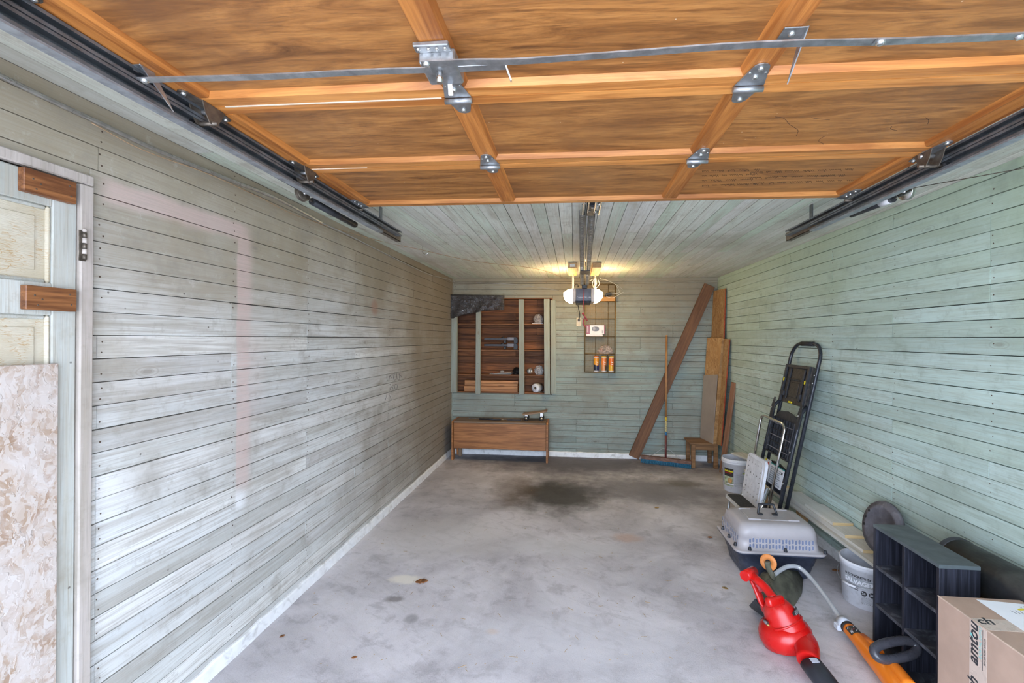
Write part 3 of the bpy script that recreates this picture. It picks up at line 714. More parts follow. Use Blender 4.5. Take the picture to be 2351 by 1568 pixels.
# upside-down handwriting on two panels
M_INK = surf('brown_ink', (.07, .04, .03), .8)
def cursive(words, px0, px1, py0, py1, rows):
    """rows of slanted squiggles, as the faded upside-down handwriting reads"""
    sts = []
    for r in range(rows):
        x = px0; base = py0+(py1-py0)*(r+.5)/rows
        while x < px1-14:
            wl_ = random.randint(3, 8); st = []
            for k in range(wl_*2):
                up = random.choice((2.2, 2.6, 4.6)) if k % 2 else 0
                st.append((x, base+up-(x-px0)*.030)); x += random.uniform(1.6, 2.6)
                if x > px1: break
            if len(st) > 2: sts.append(st)
            x += random.uniform(5, 9)
    return sts
pd_ = lambda x, y: onZ(x, y, ZD+.0172)
scribble(GD, cursive(0, 1612, 1745, 386, 430, 4), .0007, M_INK, pd_, 'handwriting')
scribble(GD, cursive(0, 1722, 1960, 388, 426, 3), .0007, M_INK, pd_, 'handwriting')
scribble(GD, cursive(0, 1690, 1800, 342, 360, 2)+[[(1652, 352), (1660, 347), (1676, 346), (1678, 350), (1668, 355), (1655, 355), (1652, 352)], [(1662, 354), (1666, 347), (1672, 350)]], .0007, M_INK, pd_, 'handwriting')
scribble(GD, [[(1780, 268), (1800, 272), (1812, 285), (1830, 297), (1832, 303), (1828, 312)], [(1895, 312), (1884, 318), (1880, 325), (1890, 330), (1884, 338)], [(2125, 270), (2132, 276), (2130, 285)],
              [(1950, 335), (1965, 333), (1967, 341)], [(2060, 300), (2045, 296), (2048, 290)], [(1905, 275), (1880, 273), (1862, 270)]], .0007, M_INK, pd_, 'handwriting')

# ================================================================== tracks
def channel(mb, x, side, z0, z1, y0, y1, lip=.008, w=.030, t=.002):
    """C-shaped track, open towards the door; side = +1 for the right-hand track"""
    o = x+side*w
    mb.box(min(o, o+side*t), max(o, o+side*t), y0, y1, z0, z1)
    mb.box(min(x, o), max(x, o), y0, y1, z0, z0+t); mb.box(min(x, o), max(x, o), y0, y1, z1-t, z1)
    mb.box(min(x, x-side*t), max(x, x-side*t), y0, y1, z0, z0+lip); mb.box(min(x, x-side*t), max(x, x-side*t), y0, y1, z1-lip, z1)
for side, label in ((-1, 'left'), (1, 'right')):
    if side < 0: xa = -1.138; e1, e2 = onX(868, 528, xa-.03).y, onX(912, 540, xa-.03).y
    else: xa = 1.334; e1, e2 = onX(1872, 530, xa+.03).y, onX(1815, 532, xa+.03).y
    e1 = min(max(e1, 2.3), 2.75); e2 = max(e2, e1+.12)
    T = thing('door_track', ('grey double steel track hanging along the %s edge of the overhead door' % label), 'door track', (xa, 1.2, 2.19), 0, 'overhead door tracks')
    m = MB(); channel(m, xa, side, 2.178, 2.212, -.2, e1); m.build('lower_rail', M_TRACK, T)
    m = MB(); o = xa+side*.030
    m.box(min(xa-.001*side, o), max(xa-.001*side, o), -.2, e1, 2.172, 2.1779); m.build('lower_lip', M_LIP, T)
    m = MB(); channel(m, xa, side, 2.215, 2.2465, -.2, e2); m.build('upper_rail', M_TRACK, T)
    o2 = xa+side*.034
    m = MB(); m.box(min(o2, o2+side*.003), max(o2, o2+side*.003), .4, e2+.07, 2.195, 2.2475); m.box(min(o2, o2+side*.032), max(o2, o2+side*.032), .4, e2+.07, 2.195, 2.198)
    m.build('angle_iron', M_RUSTM, T)
    for yy in (e2-.25, .9):
        MB().box(min(o2+side*.003, o2+side*.007), max(o2+side*.003, o2+side*.007), yy, yy+.035, 2.20, H-.001).build('hanger_strap', M_TRACK, T)
    for yy in (e1-.55, e1-.52, .95, .98):
        MB().lathe([(.0055, 0), (.0055, .0015)], 10, (xa+side*.030, yy, 2.196), (-side, 0, 0), cap1=True).build('bolt', M_RUSTM, T)
    for k in range(4):
        MB().lathe([(.004, 0), (.004, .0012)], 8, (xa+side*.030, e2-.03-.025*k, 2.232), (-side, 0, 0), cap1=True).build('bolt', M_BOLT, T)
    # spring with its pulley beside the track
    if side < 0:
        S = thing('spring_pulley', 'dark pulley and spring tube beside the left door track', 'pulley', (-1.28, 2.0, 2.16))
        pc = onX(694, 444, -1.235); pa = onX(716, 462, -1.24); pb = onX(815, 516, -1.225)
    else:
        S = thing('spring_pulley', 'shiny pulley and spring tube beside the right door track', 'pulley', (1.42, 2.0, 2.16))
        pc = onX(2081, 440, 1.44); pa = onX(2052, 455, 1.44); pb = onX(1955, 492, 1.415)
    MB().cyl(pa, pb, .017, n=14).build('spring_tube', M_BLK, S)
    pm = M_RUSTM if side < 0 else M_CHROME
    MB().lathe([(.004, -.010), (.034, -.010), (.036, -.007), (.028, 0), (.036, .007), (.034, .010), (.004, .010)], 28, pc, (1, .25*side, .15)).build('pulley_wheel', pm, S)
    MB().tube(spline([pc+Vector((0, .0, .03)), pc+Vector((-side*.016, .02, .012)), pc+Vector((-side*.004, .045, -.008)), pa], 5), .0055, 8).build('pulley_fork', pm, S)
    MB().cyl(pc+Vector((-.018, 0, 0)), pc+Vector((.018, 0, 0)), .006, n=10).build('axle', M_BOLT, S)
    if side > 0:
        MB().cyl(pa.lerp(pb, .06), pa.lerp(pb, .28), .0178, n=14).build('paper_label', surf('paper_label', (.75, .75, .78), .7), S)
        c0, c1 = [onX(2100, 431, 1.45), onX(2351, 386, 1.50)], None
        far = c0[1]+(c0[1]-c0[0])*1.0; far.z = min(far.z, H-.02)
        w = MB().tube([c0[0], c0[1], far], .0016, 6).build('lift_cable', M_RUSTM, S)
        MB().cyl((pc.x, pc.y, pc.z), (pc.x+.004, pc.y-.01, H), .003, n=8).build('hanger', M_RUSTM, S)
    else:
        for dz in (0, .007):
            a, b = onX(395, 271+dz*500, -1.245), onX(690, 436+dz*500, -1.245)
            a2 = a+(a-b)*1.3
            MB().tube([a2, a, b], .0013, 6).build('lift_cable', M_RUB, S)
        MB().cyl((pc.x, pc.y, pc.z), (pc.x-.004, pc.y-.01, H), .003, n=8).build('hanger', M_RUSTM, S)

# ================================================================== conduit, cables, hooks
def uneven(pts, n): return spline(pts, n)
cpath = [onX(x, y, L+.022) for x, y in ((-160, 95), (0, 174), (120, 232), (240, 288), (340, 336), (440, 378), (540, 418), (640, 458), (740, 512))]
pts = []
dense = uneven(cpath, 60); dist = 0.0
MBc = MB(); radii = []
for i, p in enumerate(dense): radii.append(.0088 if i % 2 else .0066)
tag(MBc.tube(dense, .008, 8, radii=radii).build('conduit', surf('bright_conduit_steel', (.56, .54, .50), .35, .8, .15, 40)), 'ribbed flexible steel conduit running along the top of the left wall', 'conduit')
M_WIRE = surf('white_cable', (.62, .60, .55), .5)
M_BRNW = surf('brown_cord', (.45, .30, .18), .6)
c2 = [onX(x, y, L+.012) for x, y in ((735, 510), (790, 535), (850, 565), (930, 605), (985, 630), (1028, 641))]+[onY(x, y, D-.008) for x, y in ((1046, 647), (1120, 650), (1180, 653), (1240, 660), (1283, 667))]
tag(MB().tube(uneven(c2, 6), .0045, 8).build('cable', surf('grey_cable', (.34, .33, .31), .5)), 'grey cable sagging from the conduit to the opener along the back wall', 'cable')
c3 = [onX(x, y, L+.016) for x, y in ((210, 282), (330, 345), (480, 400), (600, 455), (700, 502))]+[onZ(x, y, H-.006) for x, y in ((860, 550), (960, 572), (1090, 600), (1230, 617), (1300, 640))]
tag(MB().tube(uneven(c3, 6), .0022, 6).build('cord', M_BRNW), 'thin brown bell wire strung from the left wall across the ceiling', 'wire')
for hx, hy, lab, s in ((770, 488, 'open wire hook in the ceiling beside the left door track', 1.0), (970, 575, 'small bent wire hook in the ceiling over the left wall', .9)):
    top = onZ(hx-(18 if s == 1.0 else 0), hy-(22 if s == 1.0 else 10), H)
    sc = .055*s
    pts = [top, top+Vector((.002, 0, -sc*.8))]+arc(top+Vector((sc*.55, 0, -sc*.9)), (-1, 0, 0), (0, 0, -1), sc*.55, 0, math.pi*.93, 10)
    tag(MB().tube(pts, .003, 8).build('ceiling_hook', M_CHROME), lab, 'hook')

# ================================================================== opener
M_OPG = surf('grey_opener_plastic', (.12, .13, .165), .45)
M_LENS = emit('lit_diffuser', (1.0, .70, .34), 22.0)
M_LENS2 = surf('frosted_diffuser', (.62, .52, .45), .35)
mc = onY(1339, 678, 5.15)
OP = thing('garage_door_opener', 'grey opener motor with two glowing lamp diffusers hanging from the ceiling', 'door opener', (mc.x, 5.15, 2.0))
hw = .088; zt, zb_ = onY(1339, 661.5, 5.0).z, onY(1339, 691, 5.0).z
MB().rbox(mc.x-hw, mc.x+hw, 5.0, 5.34, zb_, zt, .008, 2).build('motor_housing', M_OPG, OP)
MB().cbox(mc.x-hw+.004, mc.x+hw-.004, 5.005, 5.33, zb_-.022, zb_, .006).build('base_tray', M_BLK, OP)
xl, xr = onY(1294.5, 678, 5.1).x, onY(1383.5, 678, 5.1).x
for s, xe in ((-1, xl), (1, xr)):
    x0 = mc.x+s*hw; mid = x0+s*.036
    MB().prism([(0, zb_-.004), (s*.036, zb_-.005), (s*.036, zt-.001), (0, zt)], .29, (x0, 5.31, 0), (1, 0, 0), (0, 0, 1)).build('lens_collar', M_LENS2, OP)
    w = abs(xe-mid)
    prof = [(0, zb_-.005), (w*.45, zb_+.002), (w*.86, zb_+.030), (w, zb_+.052), (w, zb_+.10), (w*.92, zt-.042), (w*.5, zt-.012), (0, zt-.002)]
    prof = [(s*a, min(b, zt-.002)) for a, b in prof]
    MB().prism(prof, .27, (mid, 5.30, 0), (1, 0, 0), (0, 0, 1)).build('lamp_diffuser', M_LENS, OP)
M_LET = surf('silver_lettering', (.62, .64, .68), .4)
text('lettering', 'CHAMBERLAIN', .0235, (mc.x-.075, 4.9985, zb_+.030), (1, 0, 0), (0, 0, 1), M_LET, OP, .0006, 0, 0, 1.0)
# rail with perforated angles
A = onY(1348, 494, 2.73); B = onY(1342, 656, 4.99)
rd = (B-A).normalized(); rx = Vector((1, 0, 0)); rup = rx.cross(rd)
def rl(t, a, b=0.0): return A+rd*t+rx*a+rup*b
LEN = (B-A).length
def perforated(x0, x1, t0, t1, t_=.003, nh=None):
    """flat strip with a row of square punched slots, built of strips and bridges"""
    mb = MB(); w = x1-x0; a0, a1 = x0+w*.36, x0+w*.64
    n = nh or int((t1-t0)/.035)
    def quad(u0, u1, s0, s1):
        v = [rl(s0, u0), rl(s0, u1), rl(s1, u1), rl(s1, u0)]; v += [p+rup*t_ for p in v]
        mb.add(v, [(3, 2, 1, 0), (4, 5, 6, 7), (0, 1, 5, 4), (1, 2, 6, 5), (2, 3, 7, 6), (3, 0, 4, 7)])
    quad(x0, a0, t0, t1); quad(a1, x1, t0, t1)
    st = (t1-t0)/n
    for k in range(n): quad(a0, a1, t0+k*st, t0+k*st+st*.55)
    return mb
for s in (-1, 1):
    m = perforated(*(sorted((s*.012, s*.048))), 0.0, LEN*.70)
    m.build('perforated_rail', M_TRACK, OP)
    perforated(*(sorted((s*.010, s*.044))), LEN*.70, LEN-.01).build('perforated_rail', M_TRACK, OP)
    v0 = rl(0, s*.048); 
    mb = MB(); q = [rl(0, s*.048), rl(LEN-.01, s*.048), rl(LEN-.01, s*.048, .03), rl(0, s*.048, .03)]; q2 = [p-rx*s*.003 for p in q]
    mb.add(q+q2, [(0, 1, 2, 3), (7, 6, 5, 4), (0, 4, 5, 1), (1, 5, 6, 2), (2, 6, 7, 3), (3, 7, 4, 0)]).build('rail_flange', M_TRACK, OP)
MB().cyl(rl(-.05, .002, .012), rl(LEN, .001, .012), .0045, n=8).build('drive_screw', M_CHROME, OP)
MB().obox(rl(LEN*.66, 0, -.003), rl(LEN*.73, 0, -.003), .09, .006, (1, 0, 0)).build('splice_plate', M_BLK, OP)
MB().obox(rl(LEN*.60, -.03, -.001), rl(LEN*.645, -.03, -.001), .022, .001, (1, 0, 0)).build('paper_tag', surf('tag_paper', (.7, .7, .7), .7), OP)
MB().obox(rl(LEN*.745, .024, -.001), rl(LEN*.775, .024, -.001), .018, .001, (1, 0, 0)).build('paper_tag', surf('tag_paper_b', (.62, .62, .66), .7), OP)
MB().cbox(B.x-.03, B.x+.03, 4.965, 5.02, B.z-.035, B.z+.012, .006).build('chain_sprocket_cover', M_BLK, OP)
# trolley where the rail meets the door
tq = onY(1356, 482, 2.55)
tr = MB().cbox(tq.x-.022, tq.x+.026, 2.46, 2.66, tq.z-.004, tq.z+.03, .004).build('trolley', M_BLK, OP)
for dx, dy, r in ((-.04, 2.42, .012), (.045, 2.45, .013), (.01, 2.50, .013), (-.008, 2.56, .010), (.03, 2.60, .009)):
    MB().cyl((tq.x+dx-.012, dy, tq.z+.004), (tq.x+dx+.012, dy, tq.z+.004), r, n=12).build('trolley_wheel', M_CHROME, tr)
for dx in (-.042, -.015, .02, .048):
    MB().obox((tq.x+dx, 2.34, 2.262), (tq.x+dx*1.05, 2.66, tq.z+.006), .006, .012, (1, 0, 0)).build('trolley_strap', M_GALV, tr)
# wooden blocks and straps
for px0, px1, lab, sx in ((1304, 1325, 'small pine block on the ceiling left of the opener rail', -1), (1361, 1382, 'small pine block on the ceiling right of the opener rail', 1)):
    a = onZ(px0, 611, H-.05); b = onZ(px1, 611, H-.05)
    wbk = thing('wood_block', lab, 'wood block', ((a.x+b.x)/2, 4.85+.3, H))
    MB().cbox(a.x, b.x, 4.70, 5.30, H-.055, H-.001, .003).build('block', M_BLOCK, wbk)
    if sx < 0: MB().box(a.x+.02, b.x-.02, 4.6985, 4.6999, H-.045, H-.015).build('printed_label', surf('stamp_label', (.70, .66, .60), .8), wbk)
    xs = a.x*.45+b.x*.55
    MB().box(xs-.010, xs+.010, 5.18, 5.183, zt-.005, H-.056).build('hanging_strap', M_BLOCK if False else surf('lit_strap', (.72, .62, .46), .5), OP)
    MB().lathe([(.008, 0), (.008, .006), (.005, .009)], 8, (xs, 5.1785, H-.085), (0, -1, 0), cap1=True).build('strap_bolt', M_BOLT, OP)
# loose wires by the right strap
w0 = Vector((onY(1368, 645, 5.17).x, 5.17, onY(1368, 645, 5.17).z))
def oy(x, y, Y=5.2): return onY(x, y, Y)
wp = [[(1366, 638), (1360, 650), (1363, 660)], [(1368, 638), (1370, 650), (1365, 662)], [(1352, 646), (1361, 641), (1370, 640)], [(1372, 640), (1376, 652), (1368, 662)]]
tw = MB()
for s in wp: tw.tube(spline([oy(*q, 5.165+random.uniform(-.01, .02)) for q in s], 6), .0032, 6)
tag(tw.build('wire_bundle', M_WIRE), 'knot of white wires at the right strap of the opener', 'wires')
tw = MB()
tw.tube(spline([oy(1378, 640, 5.2), oy(1392, 643, 5.4), oy(1412, 652, 5.6), oy(1430, 664, 5.75)], 6), .003, 6)
tw.tube(spline([oy(1412, 652, 5.6), oy(1420, 664, 5.72), oy(1421, 672, 5.78), oy(1405, 675, 5.8), oy(1384, 676, 5.7)], 6), .003, 6)
tw.tube(spline([oy(1432, 670, 5.8), oy(1415, 680, 5.8), oy(1405, 684, 5.8), oy(1392, 681, 5.8)], 6), .003, 6)
tag(tw.build('loose_wire', M_WIRE), 'loose cream wire looping out over the top of the wire rack', 'wire')
# power cord, outlet, release cord
OUT = onY(1329, 739, D-.004)
outl = thing('electrical_outlet', 'cream wall outlet plate under the opener on the back wall', 'outlet', (OUT.x, D-.004, OUT.z))
M_CREAM = surf('cream_plastic', (.60, .52, .38), .45)
MB().cbox(OUT.x-.033, OUT.x+.033, D-.012, D-.003, OUT.z-.055, OUT.z+.055, .003).build('cover_plate', M_CREAM, outl)
for dz in (-.024, .024):
    sk = MB().lathe([(.016, 0), (.016, .0025), (.014, .003)], 14, (OUT.x, D-.012, OUT.z+dz), (0, -1, 0), cap1=True).build('socket', M_CREAM, outl)
MB().lathe([(.004, 0), (.003, .002)], 8, (OUT.x, D-.0125, OUT.z), (0, -1, 0), cap1=True).build('screw', M_BOLT, outl)
cord = thing('electric_lead', 'black power cord from the opener down to the outlet', 'cord', (OUT.x, D-.03, OUT.z))
MB().tube(spline([(mc.x-.05, 5.25, zb_-.02), oy(1327, 700, 5.45), oy(1329, 712, 5.7), oy(1331, 722, 5.86), (OUT.x+.002, D-.045, OUT.z+.03)], 8), .0055, 8).build('cable', M_BLK, cord)
MB().cbox(OUT.x-.013, OUT.x+.015, D-.05, D-.0155, OUT.z+.010, OUT.z+.042, .004).build('plug', M_BLK, cord)
M_RED = surf('red_cord', (.42, .05, .06), .6)
rc = thing('release_cord', 'red release cord with a hooked handle hanging from the opener', 'cord', (onY(1340, 700, 4.95).x, 4.95, 1.5))
MB().tube([onY(1341, 664, 4.95), onY(1340, 690, 4.95), onY(1338.5, 716, 4.95)], .004, 8).build('cord', M_RED, rc)
q = onY(1338.7, 720, 4.95); MB().sphere(q, .014, 10, 6).build('bead', M_RED, rc)
MB().tube(spline([onY(x, y, 4.95) for x, y in ((1339, 722), (1345, 730), (1348, 737), (1346, 732), (1343, 730), (1340, 735), (1339, 743), (1342, 748), (1345, 751))], 5), .0075, 8).build('handle', M_RED, rc)
# second curled cord above the left strap
tag(MB().tube(arc(onY(1323, 657, 5.2), (1, 0, 0), (0, 0, 1), .022, -.6, math.pi*1.15, 12), .006, 8).build('cord_loop', M_BLK), 'curled black cord end on top of the opener', 'cord')

# ================================================================== built-in shelf in the back wall
BK = D+.17                                   # inner back of the recess
SH = thing('built_in_shelf', 'open shelf of bare brown boards let into the back wall between painted posts', 'shelf', ((SHX0+SHX1)/2, D, SHZ0))
z = SHZ0; k = 0
while z < SHZ1-.005:                         # back boards
    zt_ = min(z+.098, SHZ1)
    cut = SHX0+(SHX1-SHX0)*random.choice((.84, 2, 2, .62, 2))
    for a, b in ((SHX0, min(cut, SHX1)), (cut, SHX1)):
        if b-a > .05: MB().cbox(a+.001, b-.001, BK-.012-random.uniform(0, .004), BK, z+.001, zt_-.0015, .0015).build('back_board', M_OLDW, SH)
    z += .098
def py2z(py, Y, px=1150): return onY(px, py, Y).z
for a, b in ((SHX0, SHX0+.012), (SHX1-.012, SHX1)): MB().box(a, b, D+.0, BK-.013, SHZ0, SHZ1).build('side_board', M_OLDW, SH)
MB().box(SHX0+.012, SHX1-.012, D, BK-.013, SHZ1-.014, SHZ1).build('top_board', M_OLDW, SH)
sz = [SHZ0+.016]+[py2z(v, D) for v in (860, 803, 743)]
for zt_ in sz: MB().cbox(SHX0+.013, SHX1-.013, D+.002, BK-.013, zt_-.016, zt_, .002).build('shelf_board', M_SHELFW, SH)
def post(px0, px1, pyt, pyb, d0=.055, lean=0):
    a, b = onY(px0, 800, D-d0).x, onY(px1, 800, D-d0).x
    zt_, zb2 = onY(px0, pyt, D-d0).z, onY(px0, pyb, D-d0).z
    m = MB().cbox(a, b, D-d0, D-.004, zb2, zt_, .003)
    m.v = [Vector((v.x+lean*(v.z-1.5), v.y, v.z)) for v in m.v]
    return m.build('upright', M_PNTPOST, SH)
post(1036, 1049, 690, 901); post(1092, 1103, 684, 905, .05); post(1191, 1203, 687, 906, .055, -.012); post(1249, 1262, 686, 906, .075, -.012); post(1264, 1276, 689, 904, .03, -.012)
# dark plastic sheet over the top left corner
M_PLAST = glassy('smoky_plastic_sheet', (.055, .05, .05), .9, .12)
SY = D-.075
def sheet():
    g = MB(); nx, ny = 26, 12; V = []
    for i in range(nx+1):
        u = i/nx
        for j in range(ny+1):
            v = j/ny
            top = 676+2*u; bot = 728-30*max(0, (u-.12))*1.0 if u > .12 else 728
            bot = 731 if u < .10 else 728-(u-.10)*27 if u < .6 else 714-(u-.6)*4
            px_ = 1032+u*126; py_ = top+(bot-top)*v
            d = .010*math.sin(u*23+v*5)+.008*math.sin(u*41-v*11)+.02*v*math.sin(u*9)
            V.append(onY(px_, py_, SY-.015-abs(d)))
    for i in range(nx):
        for j in range(ny): g.f.append([i*(ny+1)+j, (i+1)*(ny+1)+j, (i+1)*(ny+1)+j+1, i*(ny+1)+j+1]); g.sm.append(True)
    g.v = V; return g
sh = sheet().build('plastic_sheet', M_PLAST); sm = sh.modifiers.new('thickness', 'SOLIDIFY'); sm.thickness = .002
tag(sh, 'smoky grey plastic sheet pinned over the top left corner of the built-in shelf', 'plastic sheet')
# four short boards stacked on the bottom shelf
zs = sz[0]+.001; IY0, IY1 = D+.012, D+.145
xa, xb = onY(1065, 880, D+.02).x, onY(1190, 880, D+.02).x
for k in range(4):
    o = MB().cbox(xa+random.uniform(0, .012), xb-random.uniform(0, .012), IY0+random.uniform(0, .022), IY1, zs, zs+.0350, .002).build('short_board', M_PINEX); zs += .0375
    tag(o, ['lowest of the four orange pine boards stacked on the bottom shelf', 'second from bottom of the four orange pine boards on the shelf', 'third from bottom of the four orange pine boards on the shelf', 'topmost of the four orange pine boards stacked on the bottom shelf'][k], 'board', 'stacked pine boards on the shelf')
# paper towel roll
M_PAPER = surf('white_paper', (.74, .74, .77), .8, bump=.2)
pr = onY(1231, 890, D+.03); r_ = .058
pt = thing('paper_towel_roll', 'white paper towel roll lying on the bottom shelf at the right', 'paper towel', (pr.x, D+.07, sz[0]))
ax_ = Vector((.55, 1, 0)).normalized(); c0 = Vector((pr.x-.012, D+.022, sz[0]+r_+.001))
MB().lathe([(.019, 0), (r_, 0), (r_+.0006, .004), (r_, .115), (.019, .115), (.019, 0)], 28, c0, ax_).build('paper', M_PAPER, pt)
MB().lathe([(.0165, .001), (.0188, .001), (.0188, .114), (.0165, .114), (.0165, .001)], 20, c0, ax_).build('core', surf('card_core', (.32, .24, .17), .8), pt)
MB().ribbon([c0+ax_*.06+Vector((.02, -.02, -r_+.002)), c0+ax_*.06+Vector((.06, -.02, -r_+.003)), c0+ax_*.06+Vector((.10, -.015, -r_+.016))], .1, .001, ax_).build('loose_sheet', M_PAPER, pt)
# items on the shelf above it
M_CLEAR = glassy('clear_plastic_bag', (.62, .62, .62), .5, .1)
M_BLKBAG = glassy('black_bag_plastic', (.012, .012, .013), 1.0, .18)
def bag(name, c, sx, sy, sz_, mat, label, cat='bag', seed=0, flat=.35):
    rr = random.Random(seed); bm = bmesh.new(); bmesh.ops.create_icosphere(bm, subdivisions=4, radius=1)
    ph = [(Vector((rr.uniform(-1, 1), rr.uniform(-1, 1), rr.uniform(-1, 1))).normalized(), rr.uniform(5, 17), rr.uniform(0, 6), rr.uniform(.02, .07)) for _ in range(14)]
    for v in bm.verts:
        n = v.co.normalized(); d = 1+sum(a*abs(math.sin(w*n.dot(k)+p)) for k, w, p, a in ph)-.25
        q = n*d; q.z = max(q.z, -flat)
        v.co = Vector((c[0]+q.x*sx, c[1]+q.y*sy, c[2]+(q.z+flat)*sz_))
    bm.verts.index_update()
    mb = MB().add([v.co.copy() for v in bm.verts], [[v.index for v in f.verts] for f in bm.faces], False); bm.free()
    return tag(mb.build(name, mat), label, cat)
z3 = sz[1]+.001
p = onY(1186, 845, D+.06); bag('black_bag', (p.x, D+.09, z3), .050, .05, .06, M_BLKBAG, 'crumpled black plastic bag on the third shelf', seed=3)
p = onY(1238, 850, D+.06); bag('clear_bag', (p.x-.004, D+.085, z3), .052, .05, .062, M_CLEAR, 'clear plastic bag crumpled beside the tape roll on the shelf', seed=5, flat=.8)
p = onY(1216, 852, D+.04); tp = Vector((p.x, D+.055, z3+.047))
MB_ = MB().lathe([(.019, -.024), (.035, -.024), (.0355, 0), (.035, .024), (.019, .024), (.019, -.024)], 26, tp, (1, -.5, .2))
tag(MB_.build('tape_roll', surf('silver_tape', (.46, .46, .45), .4, .4)), 'roll of silver duct tape on the third shelf', 'tape')
pa_ = thing('paper_stack', 'loose white papers lying on the third shelf', 'papers', (onY(1150, 855, D+.05).x, D+.05, z3))
for k, (a, b, h0, h1) in enumerate(((1124, 1174, .001, .004), (1132, 1178, .006, .018), (1140, 1172, .012, .022))):
    A_, B_ = onY(a, 856, D+.03).x, onY(b, 856, D+.03).x
    MB().add([(A_, D+.012, z3+h0), (B_, D+.015, z3+h1), (B_, D+.12, z3+h1+.002), (A_, D+.10, z3+h0+.001), (A_, D+.012, z3+h0+.0015), (B_, D+.015, z3+h1+.0015), (B_, D+.12, z3+h1+.0035), (A_, D+.10, z3+h0+.0025)],
             [(3, 2, 1, 0), (4, 5, 6, 7), (0, 1, 5, 4), (1, 2, 6, 5), (2, 3, 7, 6), (3, 0, 4, 7)]).build('sheet', M_PAPER, pa_)
p = onY(1152, 853, D+.05); bag('parts_bag', (p.x, D+.07, z3+.024), .028, .03, .014, M_CLEAR, 'small clear bag of parts on top of the loose papers', seed=9, flat=.6)
p = onY(1133, 855, D+.04)
mk = thing('marker_pen', 'tiny dark marker with a red cap on the shelf papers', 'pen', (p.x, D+.03, z3))
MB().cyl((p.x-.035, D+.034, z3+.013), (p.x-.002, D+.03, z3+.014), .006, n=10).build('barrel', M_BLK, mk); MB().cyl((p.x-.002, D+.03, z3+.014), (p.x+.014, D+.028, z3+.0145), .0068, n=10).build('cap', M_RED, mk)
# two dark clamp bars on the second shelf
z2 = sz[2]+.001
M_CLAMPG = surf('grey_clamp_grip', (.22, .22, .26), .5)
def clampbar(py0, lab, zoff, yo):
    a, b = onY(1112, py0, D+.06), onY(1166, py0, D+.06); e = onY(1189, py0, D+.06)
    h = zoff
    T = thing('bar_carrier', lab, 'rack arm', ((a.x+e.x)/2, D+yo, z2))
    MB().cbox(a.x, b.x, D+yo-.012, D+yo+.012, h-.004, h+.026, .003).build('arm', surf('dark_arm_metal', (.055, .055, .065), .45, .3), T)
    MB().rbox(b.x-.005, e.x-.05, D+yo-.016, D+yo+.016, h-.008, h+.036, .006, 2).build('grip', M_CLAMPG, T)
    MB().prism([(0, -.045), (.05, -.045), (.052, .01), (.03, .038), (0, .034)], .04, (e.x-.052, D+yo+.02, h), (1, 0, 0), (0, 0, 1)).build('head', M_BLK, T)
    MB().cbox(b.x-.055, b.x-.02, D+yo-.018, D+yo+.018, h-.046, h-.001, .006).build('foot', M_BLK, T)
    MB().cyl((b.x-.09, D+yo, h+.02), (b.x-.05, D+yo, h+.034), .012, n=10).build('knob', M_BLK, T)
zz = z2+.047
clampbar(789, 'lower of two black bar-shaped rack arms on the second shelf', zz, .05)
clampbar(772, 'upper of two black bar-shaped rack arms on the second shelf', zz+.085, .06)
# top right: clear bag with white card
p = onY(1236, 735, D+.06); z1_ = sz[3]+.001
tag(MB().cbox(onY(1222, 742, D+.02).x, onY(1246, 742, D+.02).x, D+.01, D+.11, z1_, z1_+.006, .001).build('white_card', M_PAPER), 'flat white card on the top shelf under a clear bag', 'card')
bag('clear_bag', (p.x-.004, D+.075, z1_+.007), .052, .05, .062, glassy('clear_bag_b', (.55, .5, .48), .5, .1), 'crumpled clear bag on the white card on the top shelf', seed=12, flat=.8)

# ================================================================== oak bench below it
FY = 5.58
bx0, bx1 = onY(1041, 1000, FY).x, onY(1254, 1000, FY).x
bt = onY(1150, 971, FY).z; bb = onY(1150, 1032, FY).z
BE = thing('storage_bench', 'low oak-veneer headboard bench standing under the built-in shelf', 'bench', ((bx0+bx1)/2, 5.75, 0))
MB().cbox(bx0+.004, bx1-.004, FY, FY+.02, bb, bt-.012, .002).build('front_panel', M_OAK, BE)
MB().cbox(bx0+.002, bx1-.002, FY-.004, D-.025, bt-.012, bt+.010, .003).build('top', M_OAKD, BE)
for xa_, xb_ in ((bx0-.022, bx0), (bx1, bx1+.022)):
    m = MB(); 
    poly = [(FY-.012, 0), (FY+.07, 0), (FY+.085, bb-.03), (D-.10, bb-.03), (D-.085, 0), (D-.03, 0), (D-.03, bt+.012), (FY+.01, bt+.012), (FY-.012, bt-.012)]
    m.prism(poly, xb_-xa_, (xa_, 0, 0), (0, 1, 0), (0, 0, 1)); m.build('end_panel', M_OAK, BE)
MB().cbox(bx0+.004, bx1-.004, D-.05, D-.035, bb, bt-.013, .002).build('back_panel', M_OAKD, BE)
MB().cbox(bx0+.02, bx0+.06, D-.16, D-.12, 0, bb, .002).build('foot_block', M_OAKD, BE)
bz = bt+.0105
def btop(px, py): return onZ(px, py, bz+.008)
def rodthing(name, p, q, r, mat, lab, cat): return tag(MB().cyl(p, q, r, n=10).build(name, mat), lab, cat)
def lay(p, r): return Vector((p.x, min(max(p.y, FY+.02), D-.06), bz+r+.0005))
yA = (FY+D)/2-.04
xx = lambda px: onY(px, 962, 5.75).x
tag(MB().cbox(xx(1075), xx(1130), yA+.06, yA+.105, bz, bz+.012, .002).build('flat_bar', M_RUSTM), 'short dark flat bar at the back of the oak bench top', 'metal bar')
tag(MB().cbox(xx(1110), xx(1195), yA+.03, yA+.05, bz, bz+.010, .002).build('thin_board', M_OAK), 'thin brown slat lying among the bars on the bench top', 'slat')
ht = thing('hand_tool', 'long dark tool with a chrome tip lying on the bench top', 'tool', (xx(1132), yA, bz))
